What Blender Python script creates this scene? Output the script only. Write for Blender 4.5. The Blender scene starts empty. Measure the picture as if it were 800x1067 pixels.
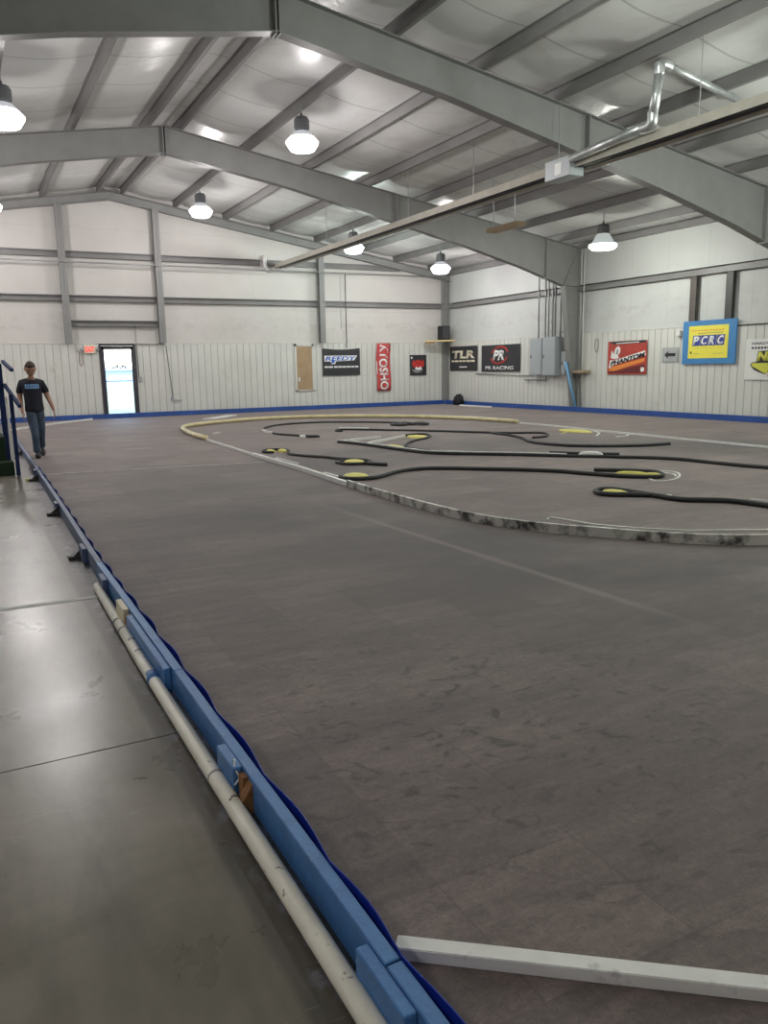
import bpy, bmesh, math, random
from mathutils import Vector, Matrix
random.seed(7)
SC = bpy.context.scene
COL = SC.collection
PI = math.pi

# ------------------------------------------------------------------ materials
def mat(name, col, rough=.6, metal=0., spec=.5, noise=None, bump=None, coat=0., emit=None, alt=None):
    """noise=(scale, amount) varies brightness; alt=(colour, scale, lo, hi) patches of another colour; bump=(scale,strength)"""
    m = bpy.data.materials.new(name); m.use_nodes = True
    nt = m.node_tree; N = nt.nodes; L = nt.links
    b = N['Principled BSDF']
    b.inputs['Base Color'].default_value = (*col, 1)
    b.inputs['Roughness'].default_value = rough
    b.inputs['Metallic'].default_value = metal
    b.inputs['Specular IOR Level'].default_value = spec
    b.inputs['Coat Weight'].default_value = coat
    tc = N.new('ShaderNodeTexCoord')
    last = None
    def nz(scale, det=4, vec=None, rgh=.6):
        n = N.new('ShaderNodeTexNoise'); n.inputs['Scale'].default_value = scale
        n.inputs['Detail'].default_value = det; n.inputs['Roughness'].default_value = rgh
        L.new(vec or tc.outputs['Object'], n.inputs['Vector']); return n
    if noise:
        n = nz(noise[0]); mr = N.new('ShaderNodeMapRange')
        mr.inputs['From Min'].default_value = .3; mr.inputs['From Max'].default_value = .7
        mr.inputs['To Min'].default_value = 1-noise[1]; mr.inputs['To Max'].default_value = 1+noise[1]
        L.new(n.outputs['Fac'], mr.inputs['Value'])
        mx = N.new('ShaderNodeVectorMath'); mx.operation = 'SCALE'
        mx.inputs[0].default_value = col; L.new(mr.outputs['Result'], mx.inputs['Scale'])
        last = mx.outputs['Vector']
    if alt:
        n = nz(alt[1], 6); mr = N.new('ShaderNodeMapRange')
        mr.inputs['From Min'].default_value = alt[2]; mr.inputs['From Max'].default_value = alt[3]
        L.new(n.outputs['Fac'], mr.inputs['Value'])
        mx = N.new('ShaderNodeMix'); mx.data_type = 'RGBA'
        L.new(mr.outputs['Result'], mx.inputs['Factor'])
        if last: L.new(last, mx.inputs['A'])
        else: mx.inputs['A'].default_value = (*col, 1)
        mx.inputs['B'].default_value = (*alt[0], 1)
        last = mx.outputs['Result']
    if last: L.new(last, b.inputs['Base Color'])
    if bump:
        n = nz(bump[0], 6); bp = N.new('ShaderNodeBump'); bp.inputs['Strength'].default_value = bump[1]
        bp.inputs['Distance'].default_value = .02
        L.new(n.outputs['Fac'], bp.inputs['Height']); L.new(bp.outputs['Normal'], b.inputs['Normal'])
    if emit:
        b.inputs['Emission Color'].default_value = (*emit[0], 1); b.inputs['Emission Strength'].default_value = emit[1]
    return m

M = {}
M['steel'] = mat('painted_steel', (.235, .235, .230), .5, noise=(2.5, .07))
M['steel_dark'] = mat('brown_primer_steel', (.085, .07, .062), .55, noise=(4, .15))
M['black_steel'] = mat('black_primer_steel', (.035, .033, .033), .5)
M['purlin'] = mat('purlin_paint', (.185, .18, .178), .45, noise=(2, .08))
M['galv'] = mat('galvanised', (.5, .52, .52), .35, metal=.7, noise=(9, .15))
M['conduit'] = mat('conduit_metal', (.33, .34, .34), .4, metal=.4)
M['heater'] = mat('heater_aluminium', (.52, .49, .43), .4, metal=.3, noise=(6, .1))
M['dark'] = mat('dark_metal', (.05, .05, .055), .5)
M['grey_box'] = mat('grey_enamel', (.36, .39, .41), .4)
M['grey_box_side'] = M['grey_box']
M['rib'] = mat('white_ribbed_steel', (.62, .62, .585), .45, noise=(1.2, .05), alt=((.45, .43, .37), 1.7, .62, .85))
M['groove'] = mat('groove_shade', (.42, .415, .38), .8)  # darker tone paints in the shade inside the panel grooves
M['blue'] = mat('blue_paint', (.072, .20, .46), .42, noise=(14, .12), alt=((.22, .33, .47), 22, .66, .72), bump=(60, .15))
M['blue_dull'] = mat('dull_blue_paint', (.075, .115, .225), .45, noise=(14, .2), alt=((.3, .33, .38), 9, .64, .72))  # darker, duller blue for the far kerb boards and blocks, with paler patches
M['blue_rail'] = mat('royal_blue_paint', (.022, .075, .30), .4, noise=(3, .2))
M['ribbon'] = mat('blue_vinyl_ribbon', (.012, .035, .33), .3)
M['blue_sign'] = mat('blue_sign_board', (.045, .21, .47), .5, noise=(6, .08))
M['rail_blue'] = mat('handrail_blue', (.015, .03, .10), .75, spec=.2)
M['green'] = mat('green_step_carpet', (.012, .032, .014), .95, noise=(60, .3), bump=(200, .4))
M['pvc'] = mat('dirty_white_pvc', (.84, .82, .71), .35, noise=(5, .1), alt=((.13, .125, .11), 26, .63, .72))
M['pvc_far'] = mat('yellowed_white_pvc', (.66, .58, .33), .45, noise=(4, .15))
M['white'] = mat('white_painted_wood', (.76, .76, .73), .4, noise=(8, .08), alt=((.25, .25, .24), 11, .62, .78))
M['scuffed'] = mat('scuffed_white_board', (.58, .57, .53), .45, noise=(5, .1), alt=((.05, .048, .045), 7, .45, .62))
M['tape'] = mat('worn_white_tape', (.55, .56, .52), .6, alt=((.25, .25, .23), 9, .5, .7))
M['wht'] = mat('white_plastic', (.72, .72, .70), .4)
M['hose'] = mat('black_rubber_hose', (.024, .025, .027), .55, noise=(8, .2), bump=(120, .3))
M['yellow'] = mat('yellow_foam', (.72, .66, .16), .6, noise=(8, .1))
M['wood'] = mat('raw_wood', (.28, .13, .045), .7, noise=(12, .3))
M['pine'] = mat('pale_pine_board', (.62, .48, .22), .6, noise=(6, .1))
M['ply'] = mat('plywood', (.37, .26, .15), .6, noise=(3, .12), bump=(20, .1))
M['tan'] = mat('tan_board', (.33, .25, .16), .7)
M['black'] = mat('black_cloth', (.016, .016, .018), .7, noise=(5, .2))
M['banner'] = mat('charcoal_vinyl', (.028, .029, .033), .42, noise=(3, .2))
M['redb'] = mat('red_vinyl', (.50, .065, .065), .45, noise=(3, .1))
M['redd'] = mat('brick_red_print', (.42, .045, .03), .45, noise=(3, .15))
M['red'] = mat('red_print', (.5, .03, .025), .5)
M['redk'] = mat('dark_red_print', (.13, .015, .015), .5)
M['orange'] = mat('orange_print', (.75, .25, .04), .5)
M['signy'] = mat('yellow_sign_face', (.80, .72, .08), .45, noise=(5, .04))
M['cream'] = mat('cream_print', (.75, .68, .52), .5)
M['printw'] = mat('white_print', (.78, .78, .78), .5)
M['printg'] = mat('grey_print', (.3, .3, .3), .5)
M['printb'] = mat('blue_print', (.035, .14, .55), .5)
M['deepb'] = mat('deep_blue_print', (.03, .05, .3), .5)
M['skyb'] = mat('pale_blue_print', (.25, .5, .8), .6)
M['printk'] = mat('black_print', (.015, .015, .016), .5)
M['lime'] = mat('lime_print', (.62, .62, .08), .5)
M['skin'] = mat('skin', (.40, .215, .15), .55)
M['hair'] = mat('brown_hair', (.045, .028, .02), .7, noise=(60, .3))
M['shirt'] = mat('dark_tee', (.019, .020, .034), .85, noise=(10, .15))
M['jeans'] = mat('blue_jeans', (.072, .10, .155), .85, noise=(9, .35))
M['shoe'] = mat('grey_shoe', (.03, .03, .035), .6)
M['eye'] = mat('eye_dark', (.02, .015, .012), .3)
M['lip'] = mat('lip', (.3, .12, .1), .5)
M['ballast'] = mat('ballast_grey', (.12, .125, .13), .45)
M['doorframe'] = mat('dark_bronze_aluminium', (.035, .03, .045), .4)
M['grass'] = mat('mown_grass', (.30, .35, .20), .95, noise=(1.5, .25))
M['shed'] = mat('pale_shed', (.30, .42, .62), .7)
M['roofred'] = mat('shed_roof', (.45, .45, .48), .7)

def lampmat(name, col, s):
    m = bpy.data.materials.new(name); m.use_nodes = True; N = m.node_tree.nodes; L = m.node_tree.links
    N.remove(N['Principled BSDF']); out = N['Material Output']
    e = N.new('ShaderNodeEmission'); e.inputs['Color'].default_value = (*col, 1); e.inputs['Strength'].default_value = s
    t = N.new('ShaderNodeBsdfTranslucent'); t.inputs['Color'].default_value = (.10, .12, .14, 1)
    a = N.new('ShaderNodeAddShader'); L.new(e.outputs[0], a.inputs[0]); L.new(t.outputs[0], a.inputs[1])
    L.new(a.outputs[0], out.inputs[0]); return m

def glassmat():
    m = bpy.data.materials.new('clear_glass'); m.use_nodes = True; N = m.node_tree.nodes; L = m.node_tree.links
    N.remove(N['Principled BSDF']); out = N['Material Output']
    t = N.new('ShaderNodeBsdfTransparent'); g = N.new('ShaderNodeBsdfGlossy'); g.inputs['Roughness'].default_value = .02
    f = N.new('ShaderNodeFresnel'); f.inputs['IOR'].default_value = 1.45
    x = N.new('ShaderNodeMixShader'); L.new(f.outputs[0], x.inputs[0]); L.new(t.outputs[0], x.inputs[1]); L.new(g.outputs[0], x.inputs[2])
    L.new(x.outputs[0], out.inputs[0]); return m
M['glass'] = glassmat()

def graph(name):
    m = bpy.data.materials.new(name); m.use_nodes = True
    nt = m.node_tree; N = nt.nodes; L = nt.links; b = N['Principled BSDF']
    tc = N.new('ShaderNodeTexCoord').outputs['Object']
    def mapping(sc=(1, 1, 1), rot=(0, 0, 0), loc=(0, 0, 0)):
        q = N.new('ShaderNodeMapping'); q.inputs['Scale'].default_value = sc; q.inputs['Rotation'].default_value = rot; q.inputs['Location'].default_value = loc
        L.new(tc, q.inputs['Vector']); return q.outputs[0]
    def noise(vec, s, d=4, r=.6, dist=0):
        n = N.new('ShaderNodeTexNoise'); n.inputs['Scale'].default_value = s; n.inputs['Detail'].default_value = d
        n.inputs['Roughness'].default_value = r; n.inputs['Distortion'].default_value = dist
        L.new(vec, n.inputs['Vector']); return n.outputs['Fac']
    def mr(v, a, b_, c, d):
        q = N.new('ShaderNodeMapRange'); q.inputs['From Min'].default_value = a; q.inputs['From Max'].default_value = b_
        q.inputs['To Min'].default_value = c; q.inputs['To Max'].default_value = d; L.new(v, q.inputs['Value']); return q.outputs[0]
    def mix(f, A, B, mode='MIX'):
        q = N.new('ShaderNodeMix'); q.data_type = 'RGBA'; q.blend_type = mode
        if isinstance(f, (int, float)): q.inputs['Factor'].default_value = f
        else: L.new(f, q.inputs['Factor'])
        for s_, v in (('A', A), ('B', B)):
            if isinstance(v, tuple): q.inputs[s_].default_value = (*v, 1)
            else: L.new(v, q.inputs[s_])
        return q.outputs['Result']
    def math_(op, a, b_=None):
        q = N.new('ShaderNodeMath'); q.operation = op
        for i, v in enumerate((a, b_)):
            if v is None: continue
            if isinstance(v, (int, float)): q.inputs[i].default_value = v
            else: L.new(v, q.inputs[i])
        return q.outputs[0]
    def sep():
        q = N.new('ShaderNodeSeparateXYZ'); L.new(tc, q.inputs[0]); return q.outputs
    def bump(h, s, dist=.01):
        q = N.new('ShaderNodeBump'); q.inputs['Strength'].default_value = s; q.inputs['Distance'].default_value = dist
        L.new(h, q.inputs['Height']); L.new(q.outputs[0], b.inputs['Normal'])
    return m, N, L, b, tc, mapping, noise, mr, mix, math_, sep, bump

def carpet_mat():
    m, N, L, b, tc, mapping, noise, mr, mix, math_, sep, bump = graph('brown_racing_carpet')
    s = sep()
    base = mix(mr(noise(mapping((.5, 1.6, 1)), .55, 5), .3, .7, 0, 1), (.108, .083, .076), (.196, .157, .143))
    # laid strips of slightly different shade
    br = N.new('ShaderNodeTexBrick'); br.inputs['Scale'].default_value = 1; br.inputs['Mortar Size'].default_value = .004
    br.inputs['Brick Width'].default_value = .5; br.inputs['Row Height'].default_value = .5; br.offset = .0; br.inputs['Bias'].default_value = 0
    br.inputs['Color1'].default_value = (.76, .77, .78, 1); br.inputs['Color2'].default_value = (1.2, 1.18, 1.17, 1); br.inputs['Mortar'].default_value = (.8, .79, .78, 1)
    L.new(mapping(rot=(0, 0, .01), loc=(-.07, -.29, 0)), br.inputs['Vector'])
    c = mix(.85, base, br.outputs['Color'], 'MULTIPLY')
    c = mix(.9, c, mix(mr(noise(mapping((.5, 1.5, 1)), 7, 6, .75), .32, .68, 0, 1), (.70, .69, .69), (1.28, 1.28, 1.28)), 'MULTIPLY')
    # worn streaks along the driving line
    st = mr(noise(mapping((.35, 2.2, 1), (0, 0, .15)), 1.1, 6, .7), .5, .75, 0, 1)
    c = mix(math_('MULTIPLY', st, .6), c, (.05, .042, .04))
    # dark scuffs, crowded where the cars turn
    dx = math_('SUBTRACT', s[0], 1.9); dy = math_('SUBTRACT', s[1], 2.6)
    d2 = math_('ADD', math_('MULTIPLY', dx, dx), math_('MULTIPLY', dy, dy))
    near = mr(d2, .2, 2.8, 1, 0)
    sc = mr(noise(mapping((1, 1.4, 1), (0, 0, .5)), 5.5, 4, .6, 1.6), .56, .66, 0, 1)
    c = mix(math_('MULTIPLY', math_('MULTIPLY', sc, near), .8), c, (.028, .024, .023))
    # rubbered-in driving line outside the white border
    dx = math_('SUBTRACT', s[0], 7.5); dy = math_('MULTIPLY', math_('SUBTRACT', s[1], 7.6), 1.0)
    rr = math_('SQRT', math_('ADD', math_('MULTIPLY', dx, dx), math_('MULTIPLY', dy, dy)))
    band = math_('MULTIPLY', mr(rr, 3.3, 3.9, 0, 1), mr(rr, 4.9, 7.0, 1, 0))
    bn = mr(noise(mapping((.5, .8, 1)), .9, 4), .35, .6, .3, 1)
    c = mix(math_('MULTIPLY', math_('MULTIPLY', band, bn), 1.0), c, (.030, .029, .029))
    ln = math_('MULTIPLY', mr(math_('ABSOLUTE', math_('SUBTRACT', s[0], math_('ADD', 3.5, math_('MULTIPLY', math_('SUBTRACT', 6, s[1]), .04)))), .015, .06, 1, 0), math_('MULTIPLY', mr(s[1], 2.8, 3.8, 0, 1), mr(s[1], 6.5, 8.5, 1, 0)))
    c = mix(math_('MULTIPLY', ln, .45), c, (.25, .22, .2))
    sp = mr(noise(mapping(), 2.6, 3, .5), .73, .76, 0, 1)
    c = mix(math_('MULTIPLY', sp, .7), c, (.03, .028, .026))
    fine = noise(mapping(), 230, 3, .7)
    c = mix(1, c, mix(mr(fine, .3, .7, 0, 1), (.72, .72, .72), (1.3, 1.3, 1.3)), 'MULTIPLY')
    c = mix(1, c, mix(mr(noise(mapping(), 55, 4, .7), .3, .7, 0, 1), (.78, .78, .78), (1.22, 1.22, 1.22)), 'MULTIPLY')
    L.new(c, b.inputs['Base Color']); b.inputs['Roughness'].default_value = .72
    b.inputs['Specular IOR Level'].default_value = .5
    b.inputs['Sheen Weight'].default_value = .22; b.inputs['Sheen Roughness'].default_value = .5
    b.inputs['Sheen Tint'].default_value = (1, .90, .90, 1)
    bump(fine, .35, .01)
    return m

def concrete_mat():
    m, N, L, b, tc, mapping, noise, mr, mix, math_, sep, bump = graph('sealed_concrete')
    s = sep()
    n1 = noise(mapping(), 1.1, 7, .65, .4); n2 = noise(mapping((1, .25, 1)), 6, 5)
    c = mix(mr(n1, .3, .72, 0, 1), (.12, .11, .082), (.26, .236, .195))
    c = mix(math_('MULTIPLY', mr(n2, .45, .7, 0, 1), .5), c, (.07, .067, .058))
    # darker sealer band along the kerb, blue overspray next to it
    ed = mr(math_('ADD', s[0], math_('MULTIPLY', noise(mapping(), 3, 3), .03)), .575, .6, 0, 1)
    c = mix(math_('MULTIPLY', ed, .75), c, (.06, .055, .047))
    sp = math_('MULTIPLY', mr(s[0], .60, .66, 0, 1), mr(noise(mapping((1, .6, 1)), 14, 5), .5, .62, 0, 1))
    c = mix(math_('MULTIPLY', sp, .9), c, (.19, .19, .23))
    # hairline scratches
    w = mr(math_('ABSOLUTE', math_('SUBTRACT', noise(mapping((.45, 3.0, 1), (0, 0, -.25)), 1.6, 5, .6, .5), .58)), .0, .006, 1, 0)
    c = mix(math_('MULTIPLY', math_('MULTIPLY', w, mr(noise(mapping(), 2.3, 3), .5, .6, 0, 1)), .35), c, (.38, .36, .31))
    L.new(c, b.inputs['Base Color'])
    L.new(mr(n1, .3, .7, .24, .37), b.inputs['Roughness']); b.inputs['Specular IOR Level'].default_value = .5
    bump(noise(mapping(), 9, 4), .06, .01)
    return m

def liner_mat(name, col, seam, axis, seam_w=.006, rough=.33, bs=.22, stain=False):
    m, N, L, b, tc, mapping, noise, mr, mix, math_, sep, bump = graph(name)
    s = sep()
    c = mix(mr(noise(mapping(), .8, 5), .3, .7, 0, 1), tuple(x*.9 for x in col), col)
    f = math_('PINGPONG', math_('ADD', s[axis], math_('MULTIPLY', noise(mapping(), .7, 2), .12)), seam/2)
    c = mix(mr(f, seam_w, seam_w*2.2, .5, 0), c, tuple(x*.3 for x in col))
    if stain:
        zz = math_('MULTIPLY', mr(s[2], 2.7, 2.9, 0, 1), mr(s[2], 3.0, 3.5, 1, 0))
        sm = mr(noise(mapping((1, 1, 2)), 2.2, 7, .7), .48, .62, 0, 1)
        c = mix(math_('MULTIPLY', math_('MULTIPLY', zz, sm), .3), c, (.33, .31, .30))
        sp = mr(noise(mapping(), 5, 4, .7), .70, .74, 0, 1)
        c = mix(math_('MULTIPLY', sp, .4), c, (.3, .28, .26))
    L.new(c, b.inputs['Base Color']); b.inputs['Roughness'].default_value = rough
    h = math_('ADD', noise(mapping((1, 1, .4)), 1.6, 3, .5, .5), math_('MULTIPLY', noise(mapping(), 6, 2), .05))
    bump(h, bs, .12)
    return m
M['carpet'] = carpet_mat(); M['concrete'] = concrete_mat()
M['liner'] = liner_mat('white_vinyl_roof_liner', (.64, .64, .63), 1.55, 1, .012, .36, .30)
M['wall'] = liner_mat('white_vinyl_wall_liner', (.60, .575, .55), 1.2, 2, .002, .5, .12, stain=True)
M['wall_r'] = liner_mat('white_vinyl_side_liner', (.56, .572, .56), 1.35, 1, .002, .5, .12, stain=True)

# ------------------------------------------------------------------ mesh helpers
def tag(o, label=None, cat=None, group=None, kind=None):
    if label: o['label'] = label
    if cat: o['category'] = cat
    if group: o['group'] = group
    if kind: o['kind'] = kind
    return o
def wloc(o):
    v = Vector(o.location)
    while o.parent: o = o.parent; v += Vector(o.location)
    return v
def build(name, bm, m, parent=None, smooth=False, origin=None):
    """world-coordinate bmesh -> ONE mesh object; its origin goes to the base of its bounds, or to its parent's frame"""
    bmesh.ops.recalc_face_normals(bm, faces=bm.faces)
    if parent is None:
        if origin is None:
            xs = [v.co.x for v in bm.verts]; ys = [v.co.y for v in bm.verts]; zs = [v.co.z for v in bm.verts]
            origin = ((min(xs)+max(xs))/2, (min(ys)+max(ys))/2, min(zs))
        off = Vector(origin)
    else: off = wloc(parent)
    bmesh.ops.translate(bm, verts=bm.verts, vec=-off)
    me = bpy.data.meshes.new(name); bm.to_mesh(me); bm.free()
    for x in (m if isinstance(m, (list, tuple)) else [m]): me.materials.append(x)
    if smooth:
        for p in me.polygons: p.use_smooth = True
    o = bpy.data.objects.new(name, me); COL.objects.link(o)
    if parent is None: o.location = off
    else: o.parent = parent
    return o
def thing(name, label, cat, loc, group=None):
    o = bpy.data.objects.new(name, None); COL.objects.link(o); o.location = loc; o.empty_display_size = .2
    return tag(o, label, cat, group)
def copy_tree(o, parent=None):
    c = o.copy(); COL.objects.link(c); c.parent = parent
    for ch in list(o.children): copy_tree(ch, c)
    return c
def box(bm, a, b, bev=0., mi=0, rot=None, piv=None):
    a = Vector(a); b = Vector(b); c = (a+b)/2; d = b-a
    r = bmesh.ops.create_cube(bm, size=1); vs = r['verts']
    bmesh.ops.scale(bm, vec=(abs(d.x), abs(d.y), abs(d.z)), verts=vs)
    bmesh.ops.translate(bm, vec=c, verts=vs)
    if rot is not None: bmesh.ops.rotate(bm, cent=piv or c, matrix=rot, verts=vs)
    fs = set(f for v in vs for f in v.link_faces)
    for f in fs: f.material_index = mi
    if bev:
        es = list(set(e for v in vs for e in v.link_edges))
        bmesh.ops.bevel(bm, geom=es, offset=bev, segments=2, affect='EDGES', profile=.5)
    return bm
def bx(a, b, bev=0.): return box(bmesh.new(), a, b, bev)
def sweep(bm, path, prof, closed_prof=True, up=Vector((0, 0, 1)), caps=True, mi=0):
    """prof: list of (side, height) offsets; or a radius for a round tube"""
    path = [Vector(p) for p in path]
    if isinstance(prof, (int, float)):
        r = prof; k = 12 if r > .02 else 8
        prof = [(r*math.cos(2*PI*i/k), r*math.sin(2*PI*i/k)) for i in range(k)]
    rings = []; last_s = None
    for i, p in enumerate(path):
        t = (path[min(i+1, len(path)-1)] - path[max(i-1, 0)]).normalized()
        u = up
        if abs(t.dot(u)) > .95:
            u = Vector((0, 1, 0)) if abs(t.y) < .9 else Vector((1, 0, 0))
        s = t.cross(u).normalized()
        if last_s is not None and s.dot(last_s) < 0 and abs(t.dot(up)) > .5: s = -s
        last_s = s; w = s.cross(t).normalized()
        rings.append([bm.verts.new(p + s*a + w*b) for a, b in prof])
    n = len(prof)
    for i in range(len(rings)-1):
        for j in range(n if closed_prof else n-1):
            f = bm.faces.new((rings[i][j], rings[i][(j+1) % n], rings[i+1][(j+1) % n], rings[i+1][j])); f.material_index = mi
    if caps and closed_prof:
        bm.faces.new(rings[0][::-1]).material_index = mi; bm.faces.new(rings[-1]).material_index = mi
    return bm
def tube(path, r): return sweep(bmesh.new(), path, r)
def lathe(bm, prof, c, seg=24, mi=0):
    rings = [[bm.verts.new((c[0]+r*math.cos(2*PI*i/seg), c[1]+r*math.sin(2*PI*i/seg), c[2]+z)) for i in range(seg)] for r, z in prof]
    for a, b in zip(rings, rings[1:]):
        for i in range(seg): bm.faces.new((a[i], a[(i+1) % seg], b[(i+1) % seg], b[i])).material_index = mi
    for rg, (r, z) in ((rings[0], prof[0]), (rings[-1], prof[-1])):
        if r > 1e-4: bm.faces.new(rg).material_index = mi
    return bm
def prism(bm, pts, off, mi=0):
    off = Vector(off); a = [bm.verts.new(p) for p in pts]; b = [bm.verts.new(Vector(p)+off) for p in pts]; n = len(pts)
    bm.faces.new(a).material_index = mi; bm.faces.new(b[::-1]).material_index = mi
    for i in range(n): bm.faces.new((a[i], a[(i+1) % n], b[(i+1) % n], b[i])).material_index = mi
    return bm
def catmull(pts, n=6):
    P = [Vector(p) for p in pts]; out = []
    for i in range(len(P)-1):
        p0 = P[max(i-1, 0)]; p1 = P[i]; p2 = P[i+1]; p3 = P[min(i+2, len(P)-1)]
        for k in range(n):
            t = k/n
            out.append(.5*((2*p1)+(-p0+p2)*t+(2*p0-5*p1+4*p2-p3)*t*t+(-p0+3*p1-3*p2+p3)*t**3))
    out.append(P[-1]); return out

# ------------------------------------------------------------------ dimensions
XR, YE, XL, YB = 17.33, 27.28, -7.9, -4.0
XC = 4.72
RT = 7.05                      # rafter top at the ridge
SL = .165
def rt(x): return RT - SL*abs(x-XC)
def deck(x): return rt(x) + .21
HP = 2.40                      # top of the ribbed wainscot

# ------------------------------------------------------------------ setting
bm = bmesh.new()
box(bm, (XL, YB, -.2), (XR+.1, 3.163, 0)); box(bm, (XL, 3.172, -.2), (XR+.1, YE+.1, 0)); box(bm, (XL, 3.16, -.2), (XR, 3.175, -.012))
tag(build('floor', bm, M['concrete'], origin=(0, 0, 0)), kind='structure')
# upper walls (vinyl faced insulation), one mesh each
def wall(name, bm, m): return tag(build(name, bm, m, origin=(0, 0, 0)), kind='structure')
bm = bmesh.new()
gab = [(XL, 0), (4.07, 0), (4.07, 2.38), (5.20, 2.38), (5.20, 0), (XR+.1, 0), (XR+.1, deck(XR)+.1), (XC, deck(XC)+.1), (XL, deck(XL)+.1)]
prism(bm, [(x, YE+.02, z) for x, z in gab], (0, .15, 0))
wall('wall_back', bm, M['wall'])
wall('wall_right', bx((XR+.02, YB, 0), (XR+.17, YE+.15, deck(XR)+.1)), M['wall_r'])
wall('wall_left', bx((XL-.15, YB, 0), (XL, YE+.15, deck(XL)+.1)), M['wall_r'])
bm = bmesh.new()
prism(bm, [(x, YB, z) for x, z in [(XL, 0), (XR+.1, 0), (XR+.1, deck(XR)+.1), (XC, deck(XC)+.1), (XL, deck(XL)+.1)]], (0, -.15, 0))
wall('wall_front', bm, M['wall'])
# roof liner draped between purlins
PX = [-7.2, -5.55, -3.9, -2.25, -.60, 1.05, 2.70, 4.36, 5.09, 6.73, 8.37, 10.03, 11.68, 13.36, 14.9, 16.4]
bm = bmesh.new()
xs = [XL-.1] + PX + [XR+.1]
cols = []
for a, b in zip(xs, xs[1:]):
    k = 7 if b-a > .8 else 4
    for i in range(k):
        u = i/k; cols.append((a+(b-a)*u, u, b-a))
cols.append((xs[-1], 0, 1))
ny = 120; grid = []
for x, u, w in cols:
    row = []
    for j in range(ny+1):
        y = YB + (YE+.1-YB)*j/ny
        sag = .055*min(w, 1.6)*math.sin(PI*u)*(.55+.45*abs(math.sin(PI*(y+.4)/1.55)))
        row.append(bm.verts.new((x, y, deck(x)-sag)))
    grid.append(row)
for a, b in zip(grid, grid[1:]):
    for j in range(ny): bm.faces.new((a[j], a[j+1], b[j+1], b[j]))
o = tag(build('ceiling', bm, M['liner'], smooth=True, origin=(0, 0, 0)), kind='structure')
bm = bmesh.new()
prism(bm, [(XL-.2, YB-.2, deck(XL)+.05), (XC, YB-.2, deck(XC)+.05), (XR+.2, YB-.2, deck(XR)+.05), (XR+.2, YB-.2, deck(XR)+.12), (XC, YB-.2, deck(XC)+.12), (XL-.2, YB-.2, deck(XL)+.12)], (0, YE-YB+.45, 0))
tag(build('roof', bm, M['galv'], origin=(0, 0, 0)), kind='structure')

# ribbed wainscot: pans with narrow dark grooves
def ribbed(u0, u1, pt, z0, z1, pitch=.23, g=.014, dep=.014):
    bm = bmesh.new(); pr = []; u = u0
    while u < u1-1e-6:
        e = min(u+pitch, u1); pr += [(u, 0, 0), (e-g, 0, 1), (e-g*.75, dep, 1), (e-g*.25, dep, 1)]; u = e
    pr.append((u1, 0, 0))
    A = [bm.verts.new(pt(p[0], p[1], z0)) for p in pr]; B = [bm.verts.new(pt(p[0], p[1], z1)) for p in pr]
    C_ = [bm.verts.new(pt(p[0], .035, z1)) for p in pr]
    for i in range(len(pr)-1):
        f = bm.faces.new((A[i], A[i+1], B[i+1], B[i])); f.material_index = pr[i][2]
        bm.faces.new((B[i], B[i+1], C_[i+1], C_[i]))
    return bm
ptE = lambda u, d, z: (u, YE-.03+d, z)
ptR = lambda u, d, z: (XR-.03+d, u, z)
tag(build('wall_panel_back', ribbed(XL, 4.07, ptE, 0, HP), [M['rib'], M['groove']], origin=(0, 0, 0)), kind='structure')
tag(build('wall_panel_back', ribbed(5.20, XR-.03, ptE, 0, HP), [M['rib'], M['groove']], origin=(0, 0, 0)), kind='structure')
tag(build('wall_panel_right', ribbed(YB, 19.44, ptR, 0, HP), [M['rib'], M['groove']], origin=(0, 0, 0)), kind='structure')
tag(build('wall_panel_right', ribbed(19.80, YE-.03, ptR, 0, HP), [M['rib'], M['groove']], origin=(0, 0, 0)), kind='structure')
tag(build('trim_1', bx((XL, YE-.045, HP), (XR-.03, YE+.02, HP+.02)), M['rib']), kind='structure')
tag(build('trim_2', bx((XR-.045, YB, HP), (XR+.02, 19.44, HP+.02)), M['rib']), kind='structure')
tag(build('trim_3', bx((XR-.045, 19.8, HP), (XR+.02, YE-.05, HP+.02)), M['rib']), kind='structure')

# outdoors, seen through the door glass
tag(build('ground', bx((-40, YE+.2, -.25), (60, 120, -.08)), M['grass'], origin=(0, 0, 0)), kind='structure')
t = thing('distant_shed', 'pale low shed across the grass seen through the door glass', 'building', (9, 82, -.08))
build('wall', bx((1, 78, -.08), (17, 86, 1.6)), M['shed'], t)
bm = bmesh.new(); prism(bm, [(.6, 77.6, 1.6), (.6, 82, 1.95), (.6, 86.4, 1.6)], (16.8, 0, 0)); build('roof', bm, M['roofred'], t)

# door
d = bpy.data.objects.new('door_1', None); COL.objects.link(d); d.location = (4.635, YE, 0); tag(d, kind='structure')
bm = bmesh.new()
for a, b in (((4.07, 0), (4.125, 2.38)), ((5.145, 0), (5.20, 2.38)), ((4.07, 2.325), (5.20, 2.38))):
    box(bm, (a[0], YE-.07, a[1]), (b[0], YE+.1, b[1]), .004)
build('door_frame', bm, M['doorframe'], d)
bm = bmesh.new()
for a, b in (((4.13, .02), (4.215, 2.32)), ((5.055, .02), (5.14, 2.32)), ((4.13, 2.21), (5.14, 2.32)), ((4.13, .02), (5.14, .15))):
    box(bm, (a[0], YE-.03, a[1]), (b[0], YE+.02, b[1]), .004)
build('door_stile', bm, M['doorframe'], d)
build('glass_pane', bx((4.215, YE-.008, .15), (5.055, YE-.002, 2.21)), M['glass'], d)
bm = bmesh.new(); box(bm, (4.2, YE-.085, 1.185), (5.07, YE-.06, 1.215), .005); box(bm, (4.2, YE-.085, 1.185), (4.23, YE-.03, 1.215)); box(bm, (5.04, YE-.085, 1.185), (5.07, YE-.03, 1.215))
build('push_bar', bm, M['conduit'], d)

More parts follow.
